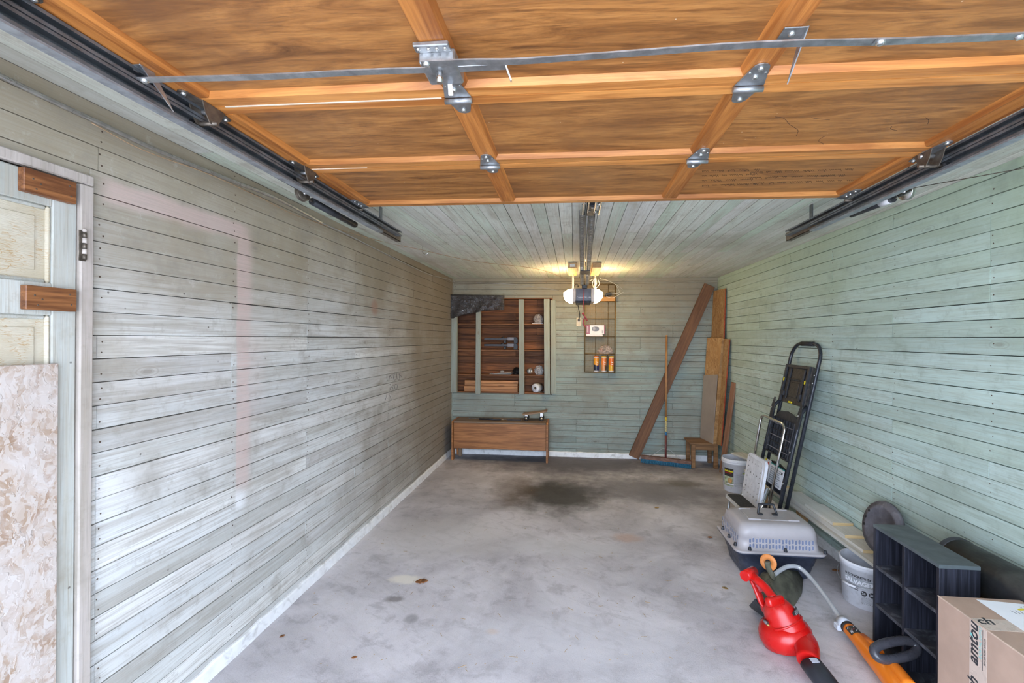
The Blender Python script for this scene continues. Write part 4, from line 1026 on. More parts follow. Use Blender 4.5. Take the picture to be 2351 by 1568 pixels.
MB().cyl((xx(1102), yA-.005, bz+.011), (xx(1150), yA-.02, bz+.011), .010, n=10).build('shaft', M_BLK, ht); MB().cyl((xx(1150), yA-.02, bz+.010), (xx(1158), yA-.023, bz+.010), .006, n=10).build('neck', M_CHROME, ht)
MB().obox((xx(1156), yA-.05, bz+.008), (xx(1164), yA, bz+.008), .012, .012, (0, 0, 1)).build('head', M_CHROME, ht)
tag(MB().cbox(xx(1150), xx(1197), yA+.0, yA+.02, bz, bz+.014, .003).build('iron_bar', M_BLK), 'black iron bar on the bench top in front of the rolling board', 'metal bar')
# little board on castors
dx0, dx1 = xx(1200), xx(1256); dyc = 5.77
DO = thing('wheeled_board', 'small wooden rolling board on castors tilted on the bench top', 'dolly', ((dx0+dx1)/2, dyc, bz))
rw = .029
prof_ = [(dx0, 0.0), (dx0+.10, .012), (dx1-.06, .036), (dx1, .050)]
m = MB(); n_ = len(prof_)
zb0 = bz+2*rw+.012
V = []
for (x_, h_) in prof_:
    V += [(x_, dyc-.07, zb0+h_), (x_, dyc+.07, zb0+h_), (x_, dyc+.07, zb0+h_+.014), (x_, dyc-.07, zb0+h_+.014)]
f_ = [(i*4+k, i*4+(k+1) % 4, i*4+4+(k+1) % 4, i*4+4+k) for i in range(n_-1) for k in range(4)]+[(3, 2, 1, 0), tuple((n_-1)*4+k for k in range(4))]
m.add(V, f_).build('deck', wood('dolly_deck', (.22, .12, .06), (.42, .26, .14), 'x', 1, .5), DO)
for wx, hh in ((dx0+.05, .004), (dx1-.07, .030)):
    for s in (-1, 1):
        cst = MB().cbox(wx-.018, wx+.018, dyc+s*.045-.012, dyc+s*.045+.012, bz+rw, zb0+hh+.002, .002).build('castor_fork', M_CHROME, DO)
        MB().lathe([(.004, -.011), (rw*.62, -.012), (rw, -.009), (rw, .009), (rw*.62, .012), (.004, .011)], 22, (wx, dyc+s*.058, bz+rw+.0005), (0, 1, 0)).build('wheel', M_RUB, cst)
        MB().lathe([(.002, 0), (rw*.55, 0), (rw*.5, .004), (.002, .006)], 18, (wx, dyc+s*.058-.0115, bz+rw+.0005), (0, -1, 0)).build('hub', M_CHROME, cst)

# ================================================================== wire rack on the back wall
RY = D-.10
rx0, rx1 = onY(1343, 760, RY).x, onY(1413, 760, RY).x
rz0, rz1 = onY(1380, 855, RY).z, onY(1380, 652, RY).z
M_RACK = surf('brassy_rack_wire', (.23, .15, .06), .5, .6, .2, 40)
WR = thing('wire_rack', 'tall brassy wire mesh rack hanging on the back wall beside the opener', 'wire rack', ((rx0+rx1)/2, D-.05, rz0))
def rtube(a, b, r=.0042, nm='frame_wire'): return MB().cyl(a, b, r, n=8).build(nm, M_RACK, WR)
shz = [rz0]+[onY(1380, v, RY).z for v in (813, 773, 732, 692)]+[rz1]
for x in (rx0, rx1):
    rtube((x, RY, rz0), (x, RY, rz1)); rtube((x, D-.012, rz0), (x, D-.012, rz1))
for x in (rx0+.14, rx0+.30): rtube((x, D-.012, rz0), (x, D-.012, rz1), .0035)
for zq in shz:
    rtube((rx0, RY, zq), (rx1, RY, zq)); rtube((rx0, D-.012, zq), (rx1, D-.012, zq), .0035)
    for x in (rx0, rx1): rtube((x, RY, zq), (x, D-.012, zq), .0035)
    nw = 14
    m = MB()
    for k in range(1, nw): xk = rx0+(rx1-rx0)*k/nw; m.box(xk-.001, xk+.001, RY, D-.012, zq-.001, zq+.001)
    m.build('shelf_wires', M_RACK, WR)
m = MB(); w_ = .0013
n1 = int((rx1-rx0)/.0127); n2 = int((rz1-rz0)/.0127)
for k in range(1, n1): x = rx0+(rx1-rx0)*k/n1; m.box(x-w_, x+w_, D-.011-w_, D-.011+w_, rz0, rz1)
for k in range(1, n2): zq = rz0+(rz1-rz0)*k/n2; m.box(rx0, rx1, D-.0095-w_, D-.0095+w_, zq-w_, zq+w_)
m.build('mesh', M_RACK, WR)
sb = MB().cbox(rx0+.006, rx1-.006, RY+.004, D-.02, shz[4]+.002, shz[4]+.060, .003)
M_ORBD = wood('orange_rack_board', (.42, .19, .04), (.60, .30, .07), 'x', 1, .5, 'world')
tag(sb.build('shelf_plank', M_ORBD), 'orange wooden board resting on the top shelf of the wire rack', 'board')
zz = shz[4]+.061; p = onY(1398, 668, RY+.03)
ad = thing('power_adapter', 'small black adapter box standing on the orange rack board', 'adapter', (p.x, RY+.04, zz))
MB().cbox(p.x-.04, p.x+.035, RY+.02, RY+.06, zz+.02, zz+.052, .004).build('body', M_BLK, ad); MB().cbox(p.x-.045, p.x-.02, RY+.025, RY+.055, zz, zz+.036, .004).build('foot', M_BLK, ad)
MB().cyl((p.x+.012, RY+.04, zz+.05), (p.x+.012, RY+.04, zz+.066), .005, n=8).build('antenna_stub', M_BLK, ad)
# keypad carton and flat packet
z4 = shz[2]+.0045
M_CARTW = surf('glossy_white_carton', (.70, .66, .66), .35, var=.04); M_CARTR = surf('dark_red_carton', (.22, .035, .05), .35)
ca, cb_ = onY(1346, 760, RY).x, onY(1389, 760, RY).x
KB = thing('keypad_carton', 'white and dark red product carton with a keypad picture on the rack', 'carton', ((ca+cb_)/2, RY+.04, z4))
ctop = onY(1365, 746, RY).z
MB().cbox(ca, cb_, RY+.002, RY+.075, z4+.028, max(ctop, z4+.12), .001).build('box', M_CARTR, KB)
ctop = max(ctop, z4+.12)
MB().box(ca+.045, cb_-.012, RY+.0008, RY+.0019, z4+.030, ctop-.004).build('front_print', M_CARTW, KB)
ell = [(math.cos(t*math.pi/12), math.sin(t*math.pi/12)) for t in range(24)]
cx_, cz_ = ca+.045+(cb_-ca-.057)*.40, (z4+.03+ctop)/2+.006
MB().prism([(cx_+max(-1, min(1, a*1.25))*.045, cz_+b*.030) for a, b in ell], .0006, (0, RY+.0007, 0), (1, 0, 0), (0, 0, 1)).build('keypad_print', surf('keypad_grey', (.13, .14, .17), .4), KB)
for i_ in range(2):
    for j_ in range(3):
        c_ = (cx_-.026+i_*.016+(j_ % 2)*.002, RY-.0001, cz_-.014+j_*.014)
        MB().lathe([(.0045, 0), (.0045, .0004)], 10, c_, (0, -1, 0), cap1=True).build('button_print', M_CARTW, KB)
for k in range(2): MB().box(ca+.010+.012*k, ca+.014+.012*k, RY+.0012, RY+.0019, z4+.045, ctop-.018).build('side_print', M_CARTW, KB)
for k, (w0_, h_) in enumerate(((.012, .045), (.020, .030))): MB().box(cb_-.05+w0_, cb_-.044+w0_, RY+.0002, RY+.0008, z4+.04, z4+.04+h_).build('text_print', M_CLAMPG, KB)
pk = MB().cbox(ca-.004, ca+.215, RY-.012, RY+.07, z4, z4+.012, .001).build('flat_packet', M_CARTW); tag(pk, 'lower thin white packet lying under the keypad carton on the rack', 'packet')
pk = MB().cbox(ca-.002, ca+.208, RY-.010, RY+.068, z4+.0125, z4+.0275, .001).build('flat_packet', M_CARTW); tag(pk, 'upper thin white packet directly under the keypad carton', 'packet')
# bag of odds and ends, wipe canisters
z5 = shz[1]+.0045
p = onY(1387, 808, RY+.03); bag('parts_bag', (p.x+.015, RY+.04, z5), .085, .032, .075, glassy('bag_c', (.40, .33, .30), .55, .1), 'crumpled clear bag of odds and ends on the rack', seed=21, flat=.3)
tag(MB().lathe([(.020, 0), (.022, .01), (.022, .05), (.012, .075)], 16, (p.x-.030, RY+.038, z5+.001), None, cap0=True, cap1=True).build('small_bottle', surf('pink_label_bottle', (.42, .14, .10), .4, var=.5, scale=60)), 'small red and pink bottle inside the bag on the rack', 'bottle')
z6 = shz[0]+.0045; ch = .205
def canister(px, cap, body, low, accent, lab):
    q = onY(px, 835, RY+.04); r = .034; c = Vector((q.x, RY+.042, z6))
    T = thing('wipes_canister', lab, 'canister', c, 0, 'wipes canisters on the rack')
    h = min(ch, shz[1]-z6-.012)
    g = G('canister_print_'+lab[:12].replace(' ', '_')); o_ = g.obj(); x_, y_, zc_ = g.sep(o_)
    zt2 = g.math('ADD', zc_, g.math('MULTIPLY', x_, .35))
    cc = g.mix(g.rng(zt2, h*.40, h*.43), low, body)
    st = g.math('MULTIPLY', g.rng(g.math('SINE', g.math('MULTIPLY', zt2, 260.0)), .2, .5), g.math('MULTIPLY', g.rng(zc_, h*.42, h*.44), g.rng(zc_, h*.66, h*.68, 1, 0)))
    st = g.math('MULTIPLY', st, g.math('MULTIPLY', g.rng(x_, -.012, -.008), g.rng(x_, .02, .024, 1, 0)))
    cc = g.mix(st, cc, (.80, .74, .62))
    cc = g.mix(g.math('MULTIPLY', g.rng(x_, .012, .02), g.rng(zc_, h*.30, h*.6, 1, 0)), cc, accent)
    body_m = g.out(cc, .3)
    MB().lathe([(r, .016), (r, h-.030)], 26, c, None).build('label_wrap', body_m, T)
    MB().lathe([(r*.9, 0), (r*1.0, .002), (r*1.0, .016)], 26, c, None, cap0=True).build('base', M_CARTW, T)
    MB().lathe([(r, h-.030), (r*1.02, h-.029), (r*1.02, h-.018)], 26, c, None).build('rim', M_CARTW, T)
    MB().lathe([(r*1.02, h-.018), (r*1.02, h-.004), (r*.95, h)], 26, c, None, cap1=True).build('lid', cap, T)
M_LIDR = surf('orange_red_lid', (.62, .16, .03), .4); M_LIDY = surf('yellow_lid', (.66, .38, .03), .4)
canister(1369, M_LIDR, (.75, .30, .02), (.02, .025, .05), (.02, .03, .20), 'orange and dark blue wipes canister, leftmost of three on the rack')
canister(1386.5, M_LIDY, (.72, .22, .05), (.60, .26, .09), (.04, .03, .03), 'orange wipes canister with yellow lid between the other two on the rack')
canister(1403.5, M_LIDY, (.72, .16, .02), (.70, .38, .02), (.55, .18, .03), 'red and yellow wipes canister, rightmost of three on the rack')

# ================================================================== back right corner
# long plank leaning across the back wall
pb_ = onY(1455, 1046, D-.06); pt_ = onY(1629, 655, D-.035); pb_.z = .034
lp = beam('leaning_plank', pb_, pt_, .135, .032, (1, 0, 0), M_PLANKZ)
tag(lp, 'long brown plank leaning diagonally across the back wall', 'plank')
# push broom
hA, hB = onZ(1473, 1059, 0), onZ(1588, 1073, 0)
hd = (hB-hA); hd.z = 0; hl = hd.length; hd.normalize(); hn = Vector((-hd.y, hd.x, 0)); mid = (hA+hB)/2-hn*.035
BR = thing('push_broom', 'push broom with a worn wooden head and blue bristles leaning on the back wall', 'broom', (mid.x, mid.y, 0))
M_BRH = wood('worn_broom_head', (.12, .06, .045), (.26, .14, .10), 'x', 1, .7); M_BRI = surf('blue_bristles', (.03, .15, .25), .6, var=.5, scale=90)
a, b = mid-hd*hl/2, mid+hd*hl/2
up = Vector((0, 0, 1))
MB().add([p+o for p in (a, b) for o in (hn*-.035+up*.05, hn*.035+up*.05, hn*.030+up*.088, hn*-.030+up*.088)], [(0, 1, 2, 3), (7, 6, 5, 4), (0, 4, 5, 1), (1, 5, 6, 2), (2, 6, 7, 3), (3, 7, 4, 0)]).build('head_block', M_BRH, BR)
m = MB(); random.seed(11)
for k in range(int(hl/.0075)):
    for j in range(6):
        c_ = a+hd*(.006+k*.0075)+hn*(-.030+j*.012)
        e_ = c_+hd*random.uniform(-.006, .006)+hn*(random.uniform(-.008, .008)+(j-2.5)*.006); e_.z = random.uniform(.001, .006)
        m.cyl(c_+up*.05, e_, .0035, .0028, 4, False, False)
br_ = m.build('bristles', M_BRI, BR); br_['kind'] = 'stuff'
h0 = mid+up*.088; h1 = onY(1530.5, 771, D-.02)
hz = (h1-h0)
M_HNDL = wood('broom_handle_wood', (.30, .14, .05), (.48, .25, .10), 'z', 1, .5, 'world'); 
def hseg(t0, t1, nm, mat, r=.0125): return MB().cyl(h0+hz*t0, h0+hz*t1, r, n=14).build(nm, mat, BR)
hseg(0, .18, 'handle_paint', surf('dark_red_paint', (.14, .035, .03), .5)); hseg(.18, .205, 'handle_band', surf('blue_band', (.03, .16, .34), .5), .0128)
hseg(.205, .295, 'handle_sleeve', surf('worn_yellow_label', (.50, .42, .20), .6, var=.4, scale=60), .0127); hseg(.295, .325, 'handle_band', surf('yellow_band', (.62, .42, .04), .5), .0128)
hseg(.325, .995, 'handle', M_HNDL); MB().sphere(h1, .0125, 12, 8).build('handle_tip', M_HNDL, BR)
for s in (-1, 1):
    MB().tube(spline([h0+hz*.07, h0+hz*.065+hd*s*.05, mid+hd*s*.14+up*.12, mid+hd*s*.20+up*.088], 6), .0042, 8).build('brace', M_GALV, BR)
# wooden stool
sx0, sx1 = onZ(1583, 1012, .305).x, RB-.07; sy0, sy1 = 5.56, 5.86; stz = .305
ST = thing('step_stool', 'small wooden stool carrying the leaning sheets in the back corner', 'stool', ((sx0+sx1)/2, 5.7, 0))
for k in range(2):
    y_ = sy0+(sy1-sy0)*k/2; MB().cbox(sx0-.02, sx1, y_+.001, y_+(sy1-sy0)/2-.001, stz-.022, stz, .003).build('seat_board', M_STOOLW, ST)
MB().cbox(sx0+.01, sx1-.02, sy0+.012, sy0+.032, stz-.085, stz-.022, .002).build('apron', M_STOOLW, ST); MB().cbox(sx0+.01, sx1-.02, sy1-.032, sy1-.012, stz-.085, stz-.022, .002).build('apron', M_STOOLW, ST)
for (lx0, ly0) in ((sx0, sy0+.008), (sx0, sy1-.05), (sx1-.065, sy0+.008), (sx1-.065, sy1-.05)): MB().cbox(lx0, lx0+.045, ly0, ly0+.04, 0, stz-.022, .003).build('leg', M_STOOLW, ST)
# sheets standing on it
T_OSB = [(.30, .15, .055), (.44, .24, .09), (.52, .31, .13), (.36, .19, .07), (.56, .36, .17)]
M_OSB1 = osb('osb_sheet', T_OSB, 'z', 1.0); M_OSB2 = osb('osb_sheet_dark', [mulc(c, .72) for c in T_OSB], 'z', 1.0)
M_GREYP = surf('grey_hardboard', (.33, .28, .24), .7, var=.06, scale=5)
M_ORED = surf('red_painted_edge', (.36, .055, .02), .6, var=.3, scale=40)
M_EDGE = wood('panel_edge', (.40, .27, .14), (.58, .43, .27), 'z', 1, .7)
Yb, Yf = D-.045, 5.48
zb0 = stz+.001
def bz_(px, py, y): p = onY(px, py, y); return Vector((p.x, p.y, zb0))
qa = [bz_(1608, 1000, D-.055), bz_(1637, 1016, 5.53), onY(1657, 776, 5.53), onY(1623, 775, D-.05)]
def off(q, v): return [p+Vector(v) for p in q]
x_step = .0135
g_ = panel4('hardboard_panel', [qa[0]+Vector((-.004, 0, 0)), qa[1]+Vector((-.004, 0, 0)), qa[1].lerp(qa[2], .655)+Vector((-.017, 0, 0)), qa[0].lerp(qa[3], .625)+Vector((-.012, 0, 0))], .006, M_GREYP)
tag(g_, 'short grey hardboard panel leaning in front of the wafer-board sheets', 'panel')
for k, lab in enumerate(('foremost full wafer-board sheet behind the grey hardboard panel', 'second wafer-board sheet in the stack on the stool', 'third wafer-board sheet, rear of the plain-edged ones on the stool')):
    q = off(qa, (x_step*k+.003, .004*k, 0)); q[2] = q[2]+Vector((0, 0, -.008*k)); q[1] += Vector((0, -.004*k, 0))
    tag(panel4('wafer_board_sheet', q, .0115, M_OSB1), lab, 'board sheet', 'sheets leaning on the stool')
def redged(q, t, lab, grp='sheets leaning on the stool'):
    R = thing('red_edged_sheet', lab, 'board sheet', q[1], 0, grp)
    panel4('face', q, t, M_OSB2, R)
    a, b, c, d = [Vector(p) for p in q]
    n = (b-a).cross(d-a).normalized()*t
    for nm, p0, p1 in (('painted_edge', b, c),):
        m = MB(); o_ = (b-a).normalized()*.0025
        m.add([p0, p1, p1-n, p0-n, p0+o_, p1+o_, p1-n+o_, p0-n+o_], [(0, 1, 2, 3), (7, 6, 5, 4), (0, 4, 5, 1), (1, 5, 6, 2), (2, 6, 7, 3), (3, 7, 4, 0)]).build(nm, M_ORED, R)
    return R
q = [qa[0]+Vector((.046, .004, 0)), bz_(1655, 1019, 5.44), onY(1681, 779, 5.42), qa[3]+Vector((.046, .004, .01))]
q[2].x = min(q[2].x, RX(5.42)-.03)
redged(q, .012, 'red-edged wafer-board sheet standing in front of the taller one in the corner')
qt = [Vector((qa[0].x+.085, D-.035, zb0)), Vector((RX(5.5)-.075, 5.57, zb0)), onY(1665, 662, 5.57), onY(1638, 668, D-.03)]
qt[2].x = min(qt[2].x, RX(5.56)-.015); qt[3].x = min(qt[3].x, RB-.03)
redged(qt, .012, 'tallest red-edged wafer-board sheet upright in the back right corner')
# red-brown board on the floor
b0 = onZ(1657, 1087, 0); b1 = onX(1685, 878, RX(5.2)-.012)
rb = beam('brown_board', b0+Vector((0, 0, .004)), b1, .075, .02, (.35, -1, 0), M_REDW); tag(rb, 'narrow red-brown board leaning on the right wall behind the first bucket', 'board')

# ================================================================== buckets
M_BUCK = surf('white_bucket_plastic', (.76, .77, .82), .4, var=.04, dirt=(.42, .40, .40), dscale=20, damt=.4)
M_BUCKI = surf('bucket_inside', (.66, .68, .74), .5, var=.06, dirt=(.35, .33, .33), dscale=14, damt=.5)
M_INKB = surf('black_print', (.03, .03, .035), .6); M_INKG = surf('grey_print', (.34, .36, .38), .6)
def cylmap(c, r0, r1, h, a0):
    """surface point of a tapering bucket: s metres round from angle a0, z up"""
    def f(s, z, out=.0008):
        r = r0+(r1-r0)*z/h+out; a = a0+s/r
        return Vector((c[0]+math.cos(a)*r, c[1]+math.sin(a)*r, c[2]+z))
    return f
def patch(f, s0, s1, z0, z1, mat, parent, name, out=.0010, n=8):
    m = MB(); vs_ = []
    for k in range(n+1):
        s = s0+(s1-s0)*k/n; vs_ += [f(s, z0, out), f(s, z1, out)]
    return m.add(vs_, [(2*k, 2*k+2, 2*k+3, 2*k+1) for k in range(n)], True).build(name, mat, parent)
def bucket(name, lab, c, r0, r1, h, lip=True):
    T = thing(name, lab, 'bucket', c); t = .003
    pr = [(r0-.004, 0), (r0, .004), (r0+(r1-r0)*.86, h*.86), (r1+.002, h*.86)]
    if lip: pr += [(r1+.005, h*.862), (r1+.005, h*.90), (r1+.002, h*.905), (r1+.005, h*.91), (r1+.005, h*.95), (r1+.003, h*.955)]
    pr += [(r1+.003, h-.004), (r1+.001, h), (r1-t, h)]
    MB().lathe(pr, 40, c, None, cap0=True).build('body', M_BUCK, T)
    MB().lathe([(r1-t, h-.0005), (r0-t, .006), (.001, .006)], 40, c, None).build('inside', M_BUCKI, T)
    return T
def bail(T, c, a, r, z, drop, nm='handle'):
    u = Vector((math.cos(a), math.sin(a), 0)); w = Vector((-u.y, u.x, 0))
    pts = []
    for k in range(13):
        t = math.pi*k/12
        p = Vector(c)+w*math.cos(t)*(r+.006)+u*math.sin(t)*(r+.022)+Vector((0, 0, z-drop*math.sin(t)))
        pts.append(p)
    hb = MB().tube(pts, .0022, 8).build(nm, M_GALV, T)
    return pts, hb
# front bucket by the cube shelf
c2_ = Vector((1.738, 2.84, 0)); h2 = .255
B2 = bucket('plastic_bucket', 'open white bucket with black concrete leveler print beside the black cube shelf', c2_, .118, .134, h2, False)
MB().lathe([(.1345, h2*.93), (.138, h2*.94), (.1395, h2*.985), (.137, h2*1.0)], 40, c2_, None).build('rim', M_BUCK, B2)
aview = math.atan2(-c2_.y, -c2_.x)
f2 = cylmap(c2_, .118, .134, h2, aview)
def wrap(f, s0, z0):
    return lambda co: f(s0+co.x, z0+co.y, .0012+co.z)
text('lettering', '& CONCRETE 5x', .0185, None or (0, 0, 0), (1, 0, 0), (0, 1, 0), M_INKB, B2, .0002, 0, .0006, 1.0, wrap(f2, -.115, h2*.70))
patch(f2, -.115, .045, h2*.54, h2*.675, M_INKG, B2, 'print_band')
text('lettering', 'SALVAGER', .034, (0, 0, 0), (1, 0, 0), (0, 1, 0), M_BUCK, B2, .0002, 0, .0012, .95, wrap(lambda s, z, o: f2(s, z, o+.0008), -.116, h2*.555))
text('lettering', 'resurfacer', .0125, (0, 0, 0), (1, 0, 0), (0, 1, 0), M_INKG, B2, .0002, 0, 0, 1.0, wrap(f2, -.085, h2*.495))
for k in range(2): text('lettering', 'RAPID SETTING', .0095, (0, 0, 0), (1, 0, 0), (0, 1, 0), M_INKB, B2, .0002, 0, .0003, 1.0, wrap(f2, -.105, h2*(.455-.045*k)))
for k, s in enumerate((-.012, .026)):
    rg = []
    for j in range(20):
        a = 2*math.pi*j/20; rg.append((s+math.cos(a)*.0145, h2*.385+math.sin(a)*.0155))
    m = MB(); m.add([f2(x, z_, .001) for x, z_ in rg], [tuple(range(20))]).build('badge', M_INKB, B2)
    text('badge_number', '24', .017, (0, 0, 0), (1, 0, 0), (0, 1, 0), M_BUCK, B2, .0002, 0, .0006, 1.0, wrap(lambda s_, z_, o: f2(s_, z_, o+.0006), s-.0095, h2*.365))
for (s, z_, w__, hh) in [(-.020+.009*k, h2*.30, .005, .0015) for k in range(8)]+[(-.020+.009*k, h2*.15, .005, .0015) for k in range(8)]+[(-.021, h2*.16+.008*k, .0015, .004) for k in range(5)]+[(.047, h2*.16+.008*k, .0015, .004) for k in range(5)]:
    patch(f2, s, s+w__, z_, z_+hh, M_INKB, B2, 'dash', n=1)
for k in range(6): patch(f2, -.014, .040, h2*.18+.0055*k, h2*.18+.0055*k+.0012, M_INKG, B2, 'fine_print', n=4)
for k in range(9): patch(f2, .068+.0045*k, .070+.0045*k+(.0012 if k % 3 else 0), h2*.30, h2*.42, M_INKB, B2, 'barcode_bar', n=1)
for k in range(7): patch(f2, .060, .115, h2*.16+.0055*k, h2*.16+.0055*k+.0016, M_INKG, B2, 'fine_print', n=4)
pts, hb = bail(B2, c2_, aview-.55, .134, h2*.73, .055)
MB().tube(pts[5:8], .007, 10).build('grip', M_BUCK, hb)
for k in (0, -1): MB().cyl(pts[k], pts[k]+(c2_+Vector((0, 0, pts[k].z))-pts[k]).normalized()*.012, .008, n=10).build('bail_ear', M_BUCK, B2)
# back bucket by the chrome stool
q = onZ(1694, 1128, 0); c1_ = Vector((q.x+.005, q.y+.05, 0)); h1_ = .335
B1 = bucket('plastic_bucket', 'white lidded-rim bucket with black and green label behind the chrome step stool', c1_, .128, .143, h1_)
av1 = math.atan2(-c1_.y, -c1_.x); f1 = cylmap(c1_, .128, .143, h1_, av1)
M_LBLK = surf('label_black', (.035, .03, .03), .4); M_LGRN = surf('label_green_photo', (.42, .48, .32), .5, var=.4, scale=40); M_LYEL = surf('label_yellow', (.75, .62, .02), .4)
patch(f1, -.135, -.030, h1_*.48, h1_*.72, M_LBLK, B1, 'label_top'); patch(f1, -.135, -.030, h1_*.18, h1_*.48, M_LGRN, B1, 'label_photo')
text('lettering', 'EnviroSand', .025, (0, 0, 0), (1, 0, 0), (0, 1, 0), M_LYEL, B1, .0003, 0, .0012, .85, wrap(lambda s, z, o: f1(s, z, o+.001), -.130, h1_*.62))
patch(f1, -.125, -.05, h1_*.565, h1_*.60, surf('label_red', (.30, .02, .02), .4), B1, 'label_stripe', .0016)
m = MB(); m.add([f1(-.065+math.cos(a*.45)*.024, h1_*.36+math.sin(a*.45)*.028, .0016) for a in range(14)], [tuple(range(14))]).build('label_fruit', surf('peach_print', (.62, .33, .12), .5, var=.4, scale=60), B1)
for k in range(14): patch(f1, -.015, random.uniform(.07, .10), h1_*(.20+.026*k), h1_*(.20+.026*k)+.0022, M_INKG, B1, 'fine_print', n=6)
patch(f1, .055, .10, h1_*.60, h1_*.625, surf('label_lime', (.40, .50, .10), .5), B1, 'label_stripe', .001)
pts, hb = bail(B1, c1_, av1-.35, .143, h1_*.60, .11); MB().tube(pts[5:8], .007, 10).build('grip', M_BUCK, hb)
for k in (0, -1): MB().cyl(pts[k], pts[k]+(c1_+Vector((0, 0, pts[k].z))-pts[k]).normalized()*.012, .008, n=10).build('bail_ear', M_BUCK, B1)

# ================================================================== pale boards along the right wall
LZ = .277; lw = .175
def wallpt(y, d, z): return Vector((RX(y)-d, y, z))
supp = [4.45, 3.75, 2.25]
for k, y in enumerate(supp):
    tag(MB().cbox(RX(y)-.085, RX(y)-.02, y-.03, y+.03, 0.0005, LZ-.0205, .003).build('support_block', M_BLOCK), ['far wooden block under the pale boards by the right wall', 'middle wooden block under the pale boards by the right wall', 'near wooden block under the pale boards behind the cube shelf'][k], 'wood block')
def wboard(name, y0, y1, d0, d1, z0, z1, mat=None):
    vs_ = [wallpt(y0, d1, z0), wallpt(y0, d0, z0), wallpt(y1, d0, z0), wallpt(y1, d1, z0)]; vs_ += [v+Vector((0, 0, z1-z0)) for v in vs_]
    return MB().add(vs_, [(3, 2, 1, 0), (4, 5, 6, 7), (0, 1, 5, 4), (1, 2, 6, 5), (2, 3, 7, 6), (3, 0, 4, 7)]).build(name, mat or M_PALE)
def pale(y0, y1, d0, d1, z0, z1, lab):
    T = thing('pale_board', lab, 'board', wallpt(y0, (d0+d1)/2, z0), 0, 'pale boards along the right wall')
    o = wboard('plank_face', y0+.002, y1, d0, d1, z0, z1); 
    e = wboard('cut_end', y0, y0+.002, d0, d1, z0, z1, M_PINEEND)
    for x in (o, e):
        x.parent = T
        for v in x.data.vertices: v.co = v.co-T.location
    return T
pale(1.95, 4.58, .006, .18, LZ-.018, LZ, 'long pale board running along the right wall behind the carrier and buckets')
yA1, yB1 = onX(1985, 1244, RX(3)-.09).y, onX(1850, 1160, RX(3.7)-.09).y
pale(2.86, 3.75, .010, .150, LZ+.001, LZ+.019, 'lowest of three short pale boards stacked on the long one')
pale(3.02, 3.85, .012, .160, LZ+.020, LZ+.038, 'middle of three short pale boards stacked on the long one')
pale(3.17, 3.52, .020, .150, LZ+.039, LZ+.057, 'topmost short pale board with a fresh cut end, near the round lid')
pale(4.05, 5.10, .006, .044, LZ+.001, LZ+.017, 'pale grey board at the far end of the wall, behind the lidded-rim bucket')
# board laid over the back bucket
ob0 = Vector((c1_.x+.01, c1_.y+.09, h1_+.010)); ob1 = Vector((RX(4.1)-.20, 4.0, h1_+.010))
tag(beam('bucket_board', Vector((c1_.x+.045, c1_.y+.14, h1_+.011)), Vector((c1_.x+.20, c1_.y-.33, h1_+.011)), .14, .018, (1, .3, 0), M_PALE), 'grey board lying across the rim of the lidded-rim bucket', 'board')

# ================================================================== black folding step ladder against the right wall
M_LADT = surf('black_ladder_tube', (.030, .034, .044), .35, .3, .25, 40)
Wl = .45; l_top = onX(1886, 812, RX(3.46)-.045); yN = l_top.y; yF = yN+Wl
LN = 1.55
def ladder_axes():
    topX = RX(yN)-.030; foot = topX-.31
    v = Vector((.31, 0, math.sqrt(LN*LN-.31*.31))).normalized()
    o = Vector((foot, yF, .013)); w = Vector((0, -1, 0)); n = w.cross(v)*1.0
    if n.x > 0: n = -n
    return o, w, v, n
lo, lw_, lv, ln = ladder_axes()
LD = thing('step_ladder', 'tall black folding step ladder leaning on the right wall', 'ladder', (lo.x, (yN+yF)/2, 0))
def lp_(w, v, n=0.0): return lo+lw_*w+lv*v+ln*n
R_ = .0135
pts = [lp_(0, 0), lp_(0, LN-.13)]+[lp_(.12-.12*math.cos(a), LN-.13+.12*math.sin(a)) for a in [k*math.pi/16 for k in range(1, 9)]]
pts += [lp_(Wl-.12+.12*math.sin(a), LN-.01-.12+.12*math.cos(a)) for a in [k*math.pi/16 for k in range(0, 8)]]+[lp_(Wl, LN-.13), lp_(Wl, 0)]
MB().tube(pts, R_, 12).build('rear_frame', M_LADT, LD)
MB().tube([lp_(.13, LN-.01), lp_(Wl-.13, LN-.01)], .0175, 12).build('grip_sleeve', M_RUB, LD)
for w in (.0, Wl):
    MB().tube([lp_(w+(.012 if w == 0 else -.012), 1.06, .01), lp_(w, 1.00, .045), lp_(w, .03, .050)], R_, 12).build('front_leg', M_LADT, LD)
    MB().cyl(lp_(w, -.013), lp_(w, .03), .019, n=12).build('foot', M_RUB, LD); MB().cyl(lp_(w, .0, .05), lp_(w, .04, .05), .018, n=12).build('foot', M_RUB, LD)
    MB().prism([(-.025, -.10), (.022, -.10), (.028, .02), (.010, .09), (-.010, .09), (-.028, .02)], .004, lp_(w, .98, .052), lw_, lv).build('hinge_plate', M_BLK, LD)
    for v in (1.30, 1.24, .98, .70, .46, .22):
        MB().lathe([(.007, 0), (.007, .003), (.003, .005)], 10, lp_(w, v, R_ if v > 1 else R_+.05), ln, cap1=True).build('rivet', M_BOLT, LD)
def lbox(w0, w1, v0, v1, n0, n1, nm, mat, parent=LD, rnd=0):
    m = MB().cbox(w0, w1, v0, v1, n0, n1, .004)
    m.v = [lp_(p.x, p.y, p.z) for p in m.v]; return m.build(nm, mat, parent)
M_TRAY = surf('dusty_black_tray', (.030, .026, .024), .5, 0, .4, 40, dirt=(.16, .13, .10), dscale=60, damt=.5)
ty = lbox(.03, Wl-.03, 1.05, 1.36, .0, .022, 'platform', M_TRAY)
